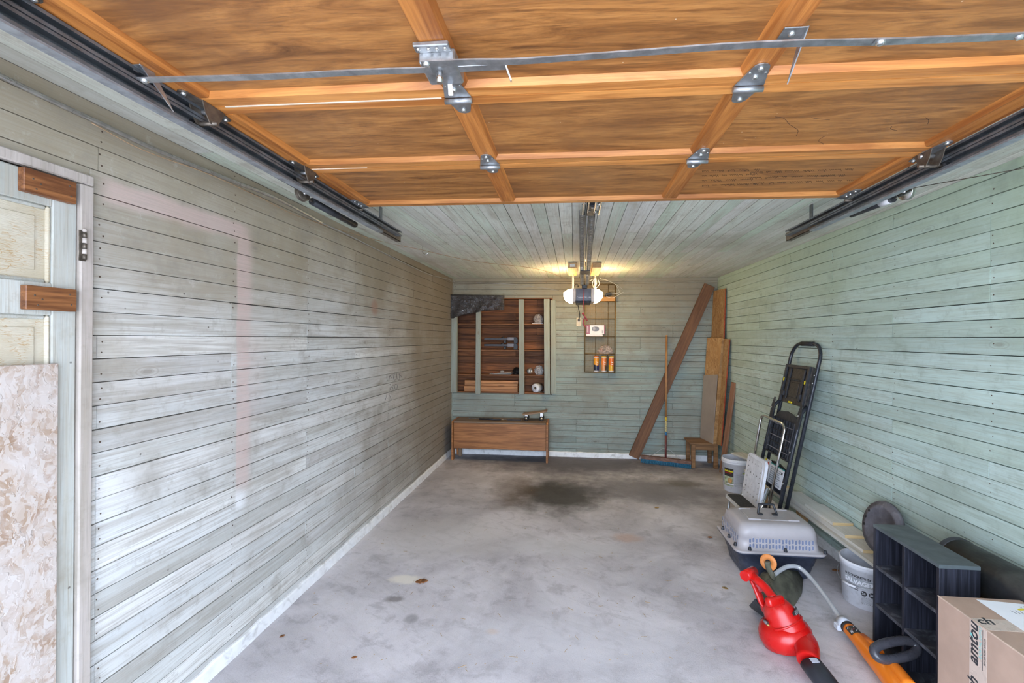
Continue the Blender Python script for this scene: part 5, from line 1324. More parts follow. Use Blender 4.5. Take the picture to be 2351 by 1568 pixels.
for w0, w1 in ((.03, .06), (Wl-.06, Wl-.03)): lbox(w0, w1, 1.05, 1.36, .022, .040, 'platform_rim', M_BLK, ty)
lbox(.06, Wl-.06, 1.335, 1.36, .022, .036, 'platform_rim', M_BLK, ty); lbox(.10, .13, 1.08, 1.33, .022, .034, 'platform_rib', M_BLK, ty); lbox(Wl-.13, Wl-.10, 1.08, 1.33, .022, .034, 'platform_rib', M_BLK, ty)
lbox(.06, Wl-.06, 1.235, 1.248, .022, .034, 'platform_rib', M_BLK, ty); lbox(.16, .29, 1.10, 1.22, .022, .028, 'tray_recess', M_TRAY, ty)
lbox(.18, .24, 1.052, 1.068, .022, .030, 'yellow_clip', M_LYEL, ty)
for w0 in (.05, Wl-.06): lbox(w0, w0+.01, 1.22, 1.25, .040, .043, 'yellow_clip', M_LYEL, ty)
for w0 in (.075, Wl-.105): lbox(w0, w0+.03, 1.10, 1.14, .022, .046, 'latch', M_BLK, ty)
def step(v0, v1, nm, n0=.028, rows=6, cols=8, label=None):
    poly = [(.03, v0), (Wl-.03, v0), (Wl-.03, v1-.07), (Wl-.09, v1-.02), (Wl/2, v1), (.09, v1-.02), (.03, v1-.07)]
    m = MB().prism(poly, .008, (0, 0, n0), (1, 0, 0), (0, 1, 0)); m.v = [lp_(p.x, p.y, p.z) for p in m.v]
    s = m.build(nm, M_BLK, LD)
    lbox(.03, .045, v0, v1-.07, n0+.008, n0+.030, 'step_wall', M_BLK, s); lbox(Wl-.045, Wl-.03, v0, v1-.07, n0+.008, n0+.030, 'step_wall', M_BLK, s); lbox(.03, Wl-.03, v0, v0+.012, n0+.008, n0+.030, 'step_wall', M_BLK, s)
    for k in range(1, rows): v = v0+(v1-v0-.07)*k/rows; lbox(.046, Wl-.046, v-.003, v+.003, n0+.008, n0+.026, 'step_rib', M_CLAMPG if k % 2 else M_BLK, s)
    for k in range(1, cols): w = .04+(Wl-.08)*k/cols; lbox(w-.002, w+.002, v0+.01, v1-.07, n0+.008, n0+.022, 'step_rib', M_BLK, s)
    return s
step(.62, .985, 'upper_step'); s2 = step(.36, .575, 'middle_step', .020, 3, 3); step(.06, .22, 'lower_step', .020, 3, 6)
lbox(.175, Wl-.05, .395, .545, .047, .0485, 'care_label', M_PAPER, s2); lbox(.175, Wl-.05, .545, .552, .047, .0485, 'label_stripe', surf('teal_stripe', (.05, .35, .33), .5), s2)
lbox(.095, .165, .42, .56, .047, .0485, 'care_label', M_PAPER, s2); lbox(.070, .095, .42, .56, .047, .0485, 'warning_label', M_LYEL, s2)
for k in range(8): lbox(.19, Wl-.07-.02*(k % 3), .41+.016*k, .413+.016*k, .0485, .0489, 'fine_print', M_INKG, s2)
lbox(.115, .14, .52, .54, .0485, .0489, 'red_symbol', surf('red_symbol', (.55, .12, .10), .5), s2); lbox(Wl-.08, Wl-.065, .51, .525, .0485, .0489, 'dark_symbol', M_INKB, s2)

# ================================================================== chrome step stool
CL, CR = 3.95, 3.60
tl, bl = onY(1746, 965, CL), onY(1722, 1108, CL); trr, br2 = onY(1801, 990, CR), onY(1768, 1150, CR)
def ext(a, b, z): return a+(b-a)*((z-a.z)/(b.z-a.z))
fl, fr = ext(tl, bl, .012), ext(trr, br2, .012)
CS = thing('folding_step_stool', 'chrome folding step stool with white perforated seat beside the black ladder', 'step stool', ((fl.x+fr.x)/2, (fl.y+fr.y)/2, 0))
upv = (tl-fl).normalized(); wv = (trr-tl).normalized()
topc = [fl, tl]+[tl+wv*(.05-.05*math.cos(k*math.pi/10))+upv*(.05*math.sin(k*math.pi/10)) for k in range(1, 6)]
topc += [trr-wv*(.05-.05*math.sin(k*math.pi/10))+upv*(.05*math.cos(k*math.pi/10)) for k in range(0, 5)]+[trr, fr]
MB().tube(topc, .011, 12).build('back_frame', M_CHROME, CS)
nrm = wv.cross(upv).normalized()
if nrm.x > 0: nrm = -nrm
W_ = (trr-tl).length
def cp(w, v, n=0.0): return fl.lerp(fr, w)+upv*v+nrm*n
for w in (.0, 1.0):
    MB().cyl(cp(w, -.010), cp(w, .03), .015, n=12).build('foot', M_RUB, CS)
    MB().tube([cp(w, .40, .018) if w else cp(w, .40, .018), cp(w, .02, .085)], .010, 12).build('front_leg', M_CHROME, CS)
    MB().cyl(cp(w, .01, .087), cp(w, .04, .081), .014, n=12).build('foot', M_RUB, CS)
    MB().obox(cp(w, .40, .028), cp(w, .29, .045), .022, .004, wv).build('lock_link', M_GALV, CS)
    for v in (.40, .55): MB().lathe([(.006, 0), (.003, .004)], 8, cp(w, v, .011), nrm, cap1=True).build('rivet', M_BOLT, CS)
M_SEAT = surf('white_seat_enamel', (.72, .73, .77), .35, var=.05)
def rrect(w0, w1, v0, v1, r, n=6):
    out = []
    for cx, cy, a in ((w1-r, v1-r, 0), (w0+r, v1-r, 90), (w0+r, v0+r, 180), (w1-r, v0+r, 270)):
        for k in range(n+1): t = math.radians(a+90*k/n); out.append((cx+r*math.cos(t), cy+r*math.sin(t)))
    return out
def cplate(w0, w1, v0, v1, r, n0, h, nm, mat, parent=CS, bow=0.0):
    poly = rrect(w0, w1, v0, v1, r); m = MB().prism(poly, h, (0, 0, n0), (1, 0, 0), (0, 1, 0))
    m.v = [cp(p.x/W_, p.y, p.z) for p in m.v]; return m.build(nm, mat, parent)
se = cplate(.012, W_-.012, .22, .60, .05, .040, .022, 'seat', M_SEAT)
cplate(.04, W_-.04, .25, .57, .04, .0625, .003, 'seat_panel', surf('seat_panel', (.66, .67, .71), .4), se)
for i in range(5):
    for j in range(7):
        if (i in (0, 4)) or j in (0, 6) or (i == 2 and j % 2 == 0) or (i in (1, 3) and j % 3 == 1):
            MB().lathe([(.0045, 0), (.0045, .0006)], 8, cp((.065+(W_-.13)*i/4)/W_, .285+.25*j/6, .0658), nrm, cap1=True).build('hole', M_RUB, se)
for w, v in ((.05, .57), (W_-.06, .28), (.05, .30)): MB().lathe([(.008, 0), (.005, .003)], 10, cp(w/W_, v, .0655), nrm, cap1=True).build('rivet', M_GALV, se)
tre = MB(); t0 = .16
poly = rrect(-.01, W_+.01, .012, .165, .04)
tre.prism(poly, .022, (0, 0, 0), (1, 0, 0), (0, 1, 0))
def tmap(p): return fl.lerp(fr, p.x/W_)+nrm*p.y+Vector((0, 0, .205+p.z-p.y*.10))
tre.v = [tmap(p) for p in tre.v]; ts = tre.build('step', surf('white_step_shell', (.62, .61, .60), .4), CS)
tre = MB().prism(rrect(.008, W_-.008, .026, .150, .03), .004, (0, 0, .0221), (1, 0, 0), (0, 1, 0)); tre.v = [tmap(p) for p in tre.v]
tre.build('tread', surf('black_grip_tread', (.030, .030, .032), .8, var=.6, scale=120, bump=.5), ts)
for w in (.06, .94): MB().tube([tmap(Vector((W_*w, .13, .005))), Vector((tmap(Vector((W_*w, .15, 0))).x, tmap(Vector((W_*w, .15, 0))).y, .008))], .009, 10).build('step_leg', M_GALV, CS)

# ================================================================== pet carrier
M_CTOP = surf('warm_grey_carrier_plastic', (.44, .41, .42), .4, var=.03); M_CBOT = surf('dark_navy_carrier_plastic', (.035, .045, .075), .4, var=.2, dirt=(.25, .26, .30), dscale=30, damt=.2)
rimz = .190
fl_ = onZ(1692, 1266, rimz); frr = onZ(1908, 1280, rimz)
cx0, cx1 = fl_.x-.005, frr.x; cy0 = (fl_.y+frr.y)/2+.005; cy1 = cy0+.44
PC = thing('pet_carrier', 'grey and navy plastic pet carrier standing on the floor', 'pet carrier', ((cx0+cx1)/2, (cy0+cy1)/2, 0))
def rr3(x0, x1, y0, y1, r, n=6):
    return rrect(x0, x1, y0, y1, r, n)
def loft(secs, nm, mat, parent, cap0=True, cap1=True, skip=None):
    """stack of rounded rectangles (x0,x1,y0,y1,r,z)"""
    m = MB(); N = None; vs_ = []
    for (x0, x1, y0, y1, r, z_) in secs:
        p = rrect(x0, x1, y0, y1, r); N = len(p); vs_ += [(a, b, z_) for a, b in p]
    fs = []
    for i in range(len(secs)-1):
        for k in range(N): fs.append((i*N+k, i*N+(k+1) % N, (i+1)*N+(k+1) % N, (i+1)*N+k))
    m.add(vs_, fs, True)
    if cap0: m.f.append([k for k in reversed(range(N))]); m.sm.append(False)
    if cap1: m.f.append([(len(secs)-1)*N+k for k in range(N)]); m.sm.append(False)
    return m.build(nm, mat, parent)
X0_, X1_, Y0_, Y1_ = cx0, cx1, cy0, cy1
def ins(d, r, z_, dt=0): return (X0_+d, X1_-d, Y0_+d, Y1_-d, r, z_)
bot = loft([ins(.075, .05, .0005), ins(.068, .055, .01), ins(.05, .06, .09), ins(.046, .06, .094), ins(.030, .06, rimz-.022), ins(.004, .05, rimz-.020), ins(.004, .05, rimz-.010)], 'base', M_CBOT, PC)
for yy in (.25, .7): pass
top = loft([ins(0, .05, rimz-.010), ins(-.001, .05, rimz), ins(.010, .045, rimz+.004), ins(.030, .05, rimz+.006), ins(.036, .055, rimz+.078), ins(.034, .055, rimz+.080), ins(.042, .06, rimz+.118), ins(.049, .062, rimz+.138), ins(.062, .065, rimz+.152), ins(.082, .065, rimz+.160), ins(.105, .06, rimz+.162)], 'top_shell', M_CTOP, PC)
zt_ = rimz+.162
loft([ins(.125, .03, zt_), ins(.130, .028, zt_+.004)], 'lid_panel', surf('lid_panel_plastic', (.40, .375, .38), .4, var=.03), top)
# vent slots: surface pills, lit interior painted blue, lighter lip, two visible sides
def pill(c, u, v, w, h, nm, mat, parent, t=.001):
    n = 5; poly = []
    for k in range(n+1): a = math.pi*k/n; poly.append((math.cos(a)*w, h-w+math.sin(a)*w))
    for k in range(n+1): a = math.pi+math.pi*k/n; poly.append((math.cos(a)*w, -h+w+math.sin(a)*w))
    return MB().prism(poly, t, c, u, v).build(nm, mat, parent)
M_SLOT = surf('slot_inside', (.17, .20, .30), .6); M_SLOTL = surf('slot_lip', (.52, .49, .50), .4)
def facept(s, z_, side):
    k = (z_-(rimz+.006))/.072; d = .030+.006*k
    return Vector((X0_+s, Y0_+d-.0008, z_)) if side == 'front' else Vector((X0_+d-.0008, Y0_+s, z_))
for side, tot, n_ in (('front', X1_-X0_, 20), ('side', Y1_-Y0_, 10)):
    u = Vector((1, 0, 0)) if side == 'front' else Vector((0, -1, 0))
    for i in range(n_):
        for j in range(2):
            s = tot*.17+(tot*.68)*i/(n_-1); zz_ = rimz+.062-j*.034+(.004 if i % 2 else 0)
            c = facept(s, zz_, side)
            pill(c, u, Vector((0, 0, 1)), .0078, .0162, 'slot_lip', M_SLOTL, top, .0010); pill(c+(Vector((0, -.0003, 0)) if side == 'front' else Vector((-.0003, 0, 0))), u, Vector((0, 0, 1)), .0062, .0145, 'vent_slot', M_SLOT, top, .0010)
for (s, side) in ((.09, 'f'), (.31, 'f'), (.55, 'f'), (.08, 's'), (.20, 's'), (.33, 's')):
    c = Vector((X0_+s, Y0_+.020, rimz+.006)) if side == 'f' else Vector((X0_+.020, Y0_+s, rimz+.006))
    MB().lathe([(.011, 0), (.011, .006), (.008, .014), (.008, .020), (.003, .022)], 10, c, None, cap1=True).build('locking_knob', M_BLK, top)
MB().lathe([(.011, 0), (.011, .006), (.008, .014), (.008, .020), (.003, .022)], 10, (X1_-.02, Y0_+.12, rimz+.006), None, cap1=True).build('locking_knob', M_BLK, top)
hx = (X0_+X1_)/2-.005; hy = Y0_+.235
hm = spline([(hx-.052, hy-.02, zt_+.005), (hx-.060, hy-.015, zt_+.012), (hx-.048, hy+.0, zt_+.060), (hx-.040, hy+.005, zt_+.066), (hx+.040, hy+.005, zt_+.066), (hx+.048, hy+.0, zt_+.060), (hx+.060, hy-.015, zt_+.012), (hx+.052, hy-.02, zt_+.005)], 4)
MB().tube(hm, .0075, 8).build('handle', M_BLK, PC)
for s in (-1, 1): MB().cbox(hx+s*.048-.016, hx+s*.048+.016, hy-.032, hy-.004, zt_+.003, zt_+.013, .003).build('handle_mount', M_BLK, PC)
MB().box(X0_+.058, X0_+.0595, Y0_+.34, Y0_+.38, rimz+.10, rimz+.135).build('paper_label', M_PAPER, top)
for (a, b, c_, d_) in ((X0_+.12, X0_+.20, Y0_+.125, Y0_+.133), (X1_-.19, X1_-.12, Y0_+.125, Y0_+.133), (X0_+.12, X0_+.20, Y1_-.133, Y1_-.125), (X1_-.19, X1_-.12, Y1_-.133, Y1_-.125)):
    MB().cbox(a, b, c_, d_, zt_-.002, zt_+.008, .002).build('lid_rib', M_CTOP, top)
MB().cbox(X1_-.036, X1_-.012, Y0_+.14, Y0_+.30, rimz+.004, rimz+.10, .006).build('door_latch', M_CTOP, top)

# ================================================================== round lid on the boards
dc = Vector((RX(2.8)-.082, 2.81, LZ+.177)); dn = Vector((-1, -.06, .22)).normalized(); M_LIDG = surf('dusty_grey_plastic', (.115, .11, .125), .6, var=.3, scale=12, dirt=(.30, .29, .30), dscale=12, damt=.5)
LI = thing('round_lid', 'dusty dark grey round bin lid leaning on the right wall', 'lid', (dc.x, dc.y, LZ))
MB().lathe([(.001, .006), (.105, .006), (.112, .014), (.128, .014), (.131, .008), (.150, .006), (.153, 0), (.153, -.014), (.149, -.014), (.001, -.012)], 48, dc, dn).build('disc', M_LIDG, LI)
for k in range(3):
    t = math.radians(150+k*22); x_, y_, z__ = frame(dn, (0, -1, 0)); MB().lathe([(.008, 0), (.008, .001)], 10, dc+(x_*math.cos(t)+y_*math.sin(t))*.120+z__*.0145, dn, cap1=True).build('hole', M_RUB, LI)

# ================================================================== black cube shelf, tube, cardboard box
def blackash():
    g = G('black_ash_laminate'); p = g.obj(); n = g.noise(g.scl(p, (120, 120, 3)), 1, 4, .6, .3)
    c = g.mix(g.rng(n, .4, .7), (.010, .011, .018), (.035, .037, .055)); return g.out(c, .5, 0, n, .3, .001)
M_ASH = blackash()
M_ASHT = surf('dusty_black_top', (.075, .092, .098), .55, var=.25, scale=6, dirt=(.17, .20, .20), dscale=5, damt=.6)
M_ASHS = surf('scuffed_black_shelf', (.05, .055, .07), .5, var=.4, scale=14, dirt=(.30, .32, .36), dscale=16, damt=.6)
kx0, kx1, ky0, ky1, kh = 1.532, 1.692, 2.035, 2.452, .612
CU = thing('cube_shelf', 'black cube shelf with six open compartments by the right wall', 'cube shelf', ((kx0+kx1)/2, (ky0+ky1)/2, 0))
t_ = .016
for y_, nm in ((ky0, 'side_panel'), (ky1-t_, 'side_panel')): MB().cbox(kx0, kx1, y_, y_+t_, 0, kh-t_, .001).build(nm, M_ASH, CU)
MB().cbox(kx0-.001, kx1, ky0-.001, ky1+.001, kh-t_, kh, .001).build('top_panel', M_ASHT, CU); MB().cbox(kx0, kx1, ky0+t_, ky1-t_, .0, t_, .001).build('bottom_panel', M_ASHS, CU)
MB().box(kx1-.006, kx1-.001, ky0+t_, ky1-t_, t_, kh-t_).build('back_panel', M_ASH, CU)
ym = (ky0+ky1)/2-t_/2; MB().cbox(kx0+.001, kx1-.006, ym, ym+t_, t_, kh-t_, .001).build('divider', M_ASH, CU)
for k in (1, 2):
    zz_ = t_+(kh-2*t_)*k/3
    for a, b in ((ky0+t_, ym), (ym+t_, ky1-t_)): MB().cbox(kx0+.002, kx1-.006, a, b, zz_-t_/2, zz_+t_/2, .001).build('shelf_board', M_ASHS, CU)
tube_c = Vector((RX(1.6)-.100, 0, 0))
M_TUBE = surf('black_plastic_pipe', (.035, .038, .042), .5, var=.4, scale=5, dirt=(.14, .15, .15), dscale=5, damt=.6)
ry = .094; tz = .532; P0 = Vector((RX(2.29)-ry-.006, 2.29, tz)); P1 = Vector((RX(.9)-ry-.006, .9, tz))
TU = thing('plastic_pipe', 'thick black plastic pipe lying behind the cube shelf and carton', 'pipe', (P0.x, 1.6, tz-ry))
axd = (P1-P0).normalized(); ll = (P1-P0).length
MB().lathe([(ry-.006, 0), (ry, 0), (ry, ll), (ry-.006, ll), (ry-.006, 0)], 40, P0, axd).build('pipe_wall', M_TUBE, TU)
MB().lathe([(ry+.003, -.002), (ry+.003, .02), (ry, .022)], 40, P0, axd).build('collar', M_TUBE, TU); MB().lathe([(.001, .012), (ry-.0065, .012)], 40, P0, axd).build('end_cap', M_RUB, TU)
for y_, lab in ((2.12, 'wooden prop under the far end of the black pipe'), (1.0, 'wooden prop under the near end of the black pipe')):
    z0_ = LZ+.0005 if y_ > 1.95 else .0005
    tag(MB().cbox(RX(y_)-.16, RX(y_)-.04, y_-.04, y_+.04, z0_, tz-ry-.0005, .003).build('wood_prop', M_BLOCK), lab, 'wood block')
# cardboard box
M_CARD = surf('brown_cardboard', (.42, .29, .22), .75, var=.06, scale=9, bump=.1); M_CARDT = surf('cardboard_edge', (.50, .37, .29), .8); M_TAPE = surf('printed_packing_tape', (.56, .45, .38), .3, var=.04)
gx0, gx1, gy0, gy1, gz = 1.408, 1.70, 1.28, 1.878, .566
CB = thing('cardboard_box', 'brown cardboard carton with printed packing tape in the near right corner', 'box', ((gx0+gx1)/2, (gy0+gy1)/2, 0))
MB().cbox(gx0, gx1, gy0, gy1, .0005, gz, .004).build('carton', M_CARD, CB)
ta, tb = 1.668, 1.735
MB().box(gx0-.0006, gx0+.001, ta, tb, .02, gz-.002).build('side_tape', M_TAPE, CB); MB().box(gx0+.001, gx0+.16, ta, tb, gz-.001, gz+.0006).build('top_tape', M_TAPE, CB)
MB().cbox(gx0-.0008, gx0+.004, gy0, gy1, gz-.004, gz+.0008, .001).build('folded_edge', M_CARDT, CB)
M_TEAL = surf('teal_print', (.20, .52, .50), .5)
sx_ = Vector((0, 0, 1)); sy_ = Vector((0, 1, 0))
def stext(s, size, y, z, mat, **kw): text('lettering', s, size, (gx0-.0010, y, z), (0, 0, 1), (0, 1, 0), mat, CB, .0002, **kw)
stext('amtou', .056, ta+.034, gz-.150, M_INKB, shear=.25, bold=.0012)
text('lettering', 'ch', .056, (gx0+.006, ta+.034, gz+.0009), (1, 0, 0), (0, 1, 0), M_INKB, CB, .0002, shear=.25, bold=.0012)
stext('DENTAL', .0135, ta+.020, gz-.115, M_TEAL, spacing=1.25); stext('SUPPLY', .0135, ta+.020, gz-.050, M_TEAL, spacing=1.05)
stext('800 350 4568 / amtouch', .0095, ta+.004, gz-.128, M_INKB, shear=.2)
stext('amtouch', .056, ta+.034, gz-.395, M_INKB, shear=.25, bold=.0012); stext('DENTAL SUPPLY', .0135, ta+.020, gz-.36, M_TEAL)
MB().box(gx0-.0011, gx0-.0005, ta+.0145, ta+.0158, gz-.15, gz-.01).build('printed_rule', M_INKB, CB)
MB().prism([(.0, .0), (.010, .004), (.014, .012), (.004, .010)], .0005, (gx0-.0012, ta+.052, gz-.060), (0, 0, 1), (0, 1, 0)).build('teal_leaf', M_TEAL, CB)
pq = [onZ(2241, 1377, gz), onZ(2420, 1385, gz), onZ(2470, 1540, gz)]
pA = onZ(2241, 1377, gz); pc_ = [(pA.x, pA.y), (pA.x+.20, pA.y-.02), (pA.x+.175, pA.y-.28), (pA.x-.005, pA.y-.25)]
PP = thing('paper_sheet', 'white sheet of paper with pen strokes lying on the carton', 'paper', (pA.x+.1, pA.y-.13, gz+.001))
MB().prism(pc_, .0006, (0, 0, gz+.0011), (1, 0, 0), (0, 1, 0)).build('sheet', surf('bright_paper', (.85, .86, .90), .7, var=.02), PP)
pp = lambda x, y: onZ(x, y, gz+.0019)
scribble(PP, [[(2320, 1402), (2336, 1410)], [(2331, 1402), (2344, 1410)], [(2343, 1404), (2352, 1411)], [(2339, 1393), (2346, 1395)], [(2350, 1392), (2360, 1396)]], .0008, M_INKB, pp, 'pen_strokes')
MB().add([pp(2345+9*math.cos(a), 1399+2.6*math.sin(a)) for a in [k*.5 for k in range(12)]], [tuple(range(12))]).build('yellow_dot', M_LYEL, PP)

# ================================================================== string trimmer
M_ORG = surf('orange_plastic', (.80, .20, .012), .35, var=.05, scale=6); M_ORG2 = surf('orange_wheel', (.72, .26, .07), .5, var=.1); M_GUARD = surf('grass_stained_guard', (.085, .085, .06), .6, var=.4, scale=16, dirt=(.17, .16, .09), dscale=10, damt=.7)
M_SHAFT = surf('silver_shaft', (.52, .54, .57), .35, .3, .06); M_COLL = surf('light_grey_collar', (.62, .65, .72), .4); M_DGRIP = surf('dark_grey_grip', (.050, .050, .060), .3, var=.1)
hp = onZ(1784, 1335, .10); gp = onZ(1800, 1365, .02)
TR = thing('string_trimmer', 'orange string trimmer lying on the floor with its curved grey shaft', 'string trimmer', (gp.x, gp.y, 0))
# guard: a scooped fan
cgu = Vector((hp.x+.01, hp.y+.02, 0)); m = MB(); vs_ = []
fan = [onZ(x, y, z_) for x, y, z_ in ((1742, 1325, .10), (1746, 1355, .06), (1757, 1388, .015), (1800, 1402, .004), (1824, 1388, .006), (1840, 1360, .02), (1843, 1330, .05), (1832, 1312, .08))]
ctr = onZ(1785, 1325, .125); nF = len(fan); vs_ = [ctr]
for p in fan: vs_.append(ctr.lerp(p, .5)+Vector((0, 0, .022)))
for p in fan: vs_.append(p)
for p in fan: vs_.append(Vector((p.x*.97+ctr.x*.03, p.y*.97+ctr.y*.03, max(.001, p.z-.012))))
fs = [(0, 1+k, 1+(k+1) % nF) for k in range(nF)]+[(1+k, 1+nF+k, 1+nF+(k+1) % nF, 1+(k+1) % nF) for k in range(nF)]+[(1+nF+k, 1+2*nF+k, 1+2*nF+(k+1) % nF, 1+nF+(k+1) % nF) for k in range(nF)]
gd = m.add(vs_, fs, True).build('guard', M_GUARD, TR)
s_ = gd.modifiers.new('thick', 'SOLIDIFY'); s_.thickness = .004; s_.offset = 1
MB().tube([onZ(1762, 1330, .135), onZ(1790, 1372, .075), onZ(1812, 1400, .012)], .004, 8).build('guard_rib', M_GUARD, TR)
MB().lathe([(.050, 0), (.055, .02), (.052, .06), (.042, .085), (.030, .095), (.001, .097)], 26, (hp.x-.035, hp.y+.03, .03), (.05, .15, 1)).build('motor_head', M_GUARD, TR)
# edging wheel standing on the head
wc = onZ(1764, 1291, .215); wn = (EYE-wc).normalized(); wn = Vector((wn.x-.35, wn.y, wn.z*.3)).normalized()
MB().lathe([(.017, -.006), (.044, -.006), (.047, -.003), (.047, .003), (.044, .006), (.017, .006), (.017, -.006)], 40, wc, wn).build('edging_wheel', M_ORG2, TR)
MB().tube(spline([wc+wn*.014+Vector((0, 0, .008)), wc+wn*.016+Vector((.008, 0, -.035)), onZ(1776, 1325, .14), Vector((hp.x-.02, hp.y+.02, .11))], 5), .014, 10, flat=(1.2, .7)).build('wheel_arm', M_GUARD, TR)
sp_ = spline([onZ(1775, 1322, .128), onZ(1790, 1310, .150), onZ(1812, 1300, .165), onZ(1838, 1305, .155), onZ(1868, 1335, .125), onZ(1900, 1377, .095), onZ(1932, 1424, .066)], 8)
MB().tube(sp_, .0125, 14).build('shaft', M_SHAFT, TR)
e0 = sp_[-1]; ed = (onZ(2040, 1540, .055)-onZ(1945, 1440, .062)).normalized()
b0_ = onZ(1932, 1424, .066); b1_ = onZ(1944, 1438, .062); b2_ = onZ(1995, 1495, .062); b3_ = onZ(2045, 1552, .062); b4_ = onZ(2085, 1604, .060)
MB().cyl(b0_, b1_, .030, .032, 20).build('collar', M_COLL, TR); MB().cbox(-.012, .012, -.02, .02, -.03, .0, .004).xf(Matrix.Translation(b0_.lerp(b1_, .6)+Vector((-.033, 0, 0)))).build('collar_clamp', M_COLL, TR)
MB().cyl(b1_, b1_.lerp(b2_, .12), .0315, .0315, 20).build('collar_ring', M_RUB, TR)
body = spline([b1_.lerp(b2_, .10), b1_.lerp(b2_, .5), b2_, b2_.lerp(b3_, .5), b3_, b4_], 6)
rad = [.030, .0325, .040, .044, .049, .051]; RR = []
for i in range(len(body)): t = i/(len(body)-1)*5; k = min(int(t), 4); RR.append(rad[k]+(rad[k+1]-rad[k])*(t-k))
MB().tube(body, .03, 18, radii=RR).build('handle_body', M_ORG, TR)
MB().tube(spline([b2_.lerp(b3_, .45)+Vector((.01, 0, .02)), b3_+Vector((.012, 0, .044)), b4_+Vector((.012, 0, .050))], 6), .026, 14, flat=(.8, 1.0)).build('motor_hump', M_ORG, TR)
MB().tube([b1_.lerp(b2_, .62)+Vector((.014, .0, .022)), b2_+Vector((.018, 0, .030)), b2_.lerp(b3_, .35)+Vector((.018, 0, .030))], .018, 12).build('trigger_ridge', M_ORG, TR)
lpos = b1_.lerp(b2_, .40); ax_t = (b2_-b1_).normalized(); xl, yl, zl = frame(ax_t, (-.35, -.75, 1))
m = MB(); vs_ = []
for k in range(7):
    a = -.75+1.5*k/6
    for t in (-.028, .028): vs_.append(lpos+zl*t+(xl*math.cos(a)+yl*math.sin(a))*.0352)
lbm = m.add(vs_, [(2*k, 2*k+1, 2*k+3, 2*k+2) for k in range(6)], True).build('brand_label', M_LBLK, TR)
for (t0_, t1_, a0_, a1_, mt) in ((-.022, -.002, -.5, .1, M_PAPER), (-.004, .008, -.3, .15, M_RED), (.006, .020, -.55, -.1, M_PAPER), (.004, .022, .2, .28, M_COLL), (.004, .022, .38, .46, M_COLL), (-.024, -.014, .25, .6, M_COLL)):
    q_ = []
    for a, t in ((a0_, t0_), (a0_+.10, t0_), (a1_+.10, t1_), (a1_, t1_)): q_.append(lpos+zl*t+(xl*math.cos(a)+yl*math.sin(a))*.0362)
    MB().add(q_, [(0, 1, 2, 3)]).build('label_stroke', mt, lbm)
# D-shaped front grip
dcn = onZ(2056, 1492, .155); du = (onZ(2115, 1478, .17)-onZ(1998, 1502, .145)).normalized(); dv = (onZ(2058, 1470, .18)-onZ(2056, 1512, .13)); dv = (dv-du*dv.dot(du)).normalized()
lg = .105; hg_ = .030
loop = []
for k in range(32):
    a = 2*math.pi*k/32; ca_, sa_ = math.cos(a), math.sin(a)
    loop.append(dcn+du*lg*math.copysign(abs(ca_)**.75, ca_)+dv*hg_*math.copysign(abs(sa_)**.8, sa_))
MB().tube(loop, .0195, 14, closed=True).build('front_grip', M_DGRIP, TR)
MB().tube([dcn-dv*hg_+du*.0, b2_.lerp(b3_, .55)+Vector((.0, 0, .025))], .016, 12).build('grip_stem', M_DGRIP, TR)

# ================================================================== red leaf blower
M_REDP = surf('red_blower_plastic', (.52, .006, .005), .3, var=.06, scale=5, dirt=(.50, .10, .08), dscale=9, damt=.3)
vc = onZ(1802, 1452, .075)
BL = thing('leaf_blower', 'red electric leaf blower with black nozzle lying on the floor', 'leaf blower', (vc.x, vc.y, 0))
vax = Vector((-.18, .16, 1)).normalized()
MB().lathe([(.02, -.072), (.085, -.070), (.112, -.055), (.124, -.020), (.122, .012), (.108, .040), (.085, .055), (.02, .060)], 40, (vc.x, vc.y, .078), vax, cap0=True, cap1=True).build('fan_housing', M_REDP, BL)
# outlet neck and nozzle
n0_ = Vector((vc.x+.055, vc.y-.085, .085)); n1_ = onZ(1856, 1518, .085); n2_ = onZ(1862, 1524, .085); n3_ = onZ(1952, 1640, .055)
MB().tube(spline([vc+Vector((.05, .01, .02)), n0_, n1_], 6), .06, 20, radii=[.040, .044, .048, .051, .053, .054, .054, .053, .052, .050, .048, .046, .045], flat=(.8, 1.05)).build('outlet_neck', M_REDP, BL)
nz = MB().tube([n2_, n2_.lerp(n3_, .25), n2_.lerp(n3_, .6), n3_], .05, 20, radii=[.047, .048, .045, .040], flat=(.72, 1.08)).build('nozzle', surf('black_nozzle', (.028, .03, .038), .4, var=.2), BL)
nd_ = (n3_-n2_).normalized(); nx_, ny_, _ = frame(nd_, (0, 0, 1))
MB().obox(n2_+nd_*.018+nx_*.0345-ny_*.017, n2_+nd_*.018+nx_*.0345+ny_*.017, .024, .0016, nd_).build('nozzle_label', surf('silver_label', (.45, .46, .52), .4), nz)
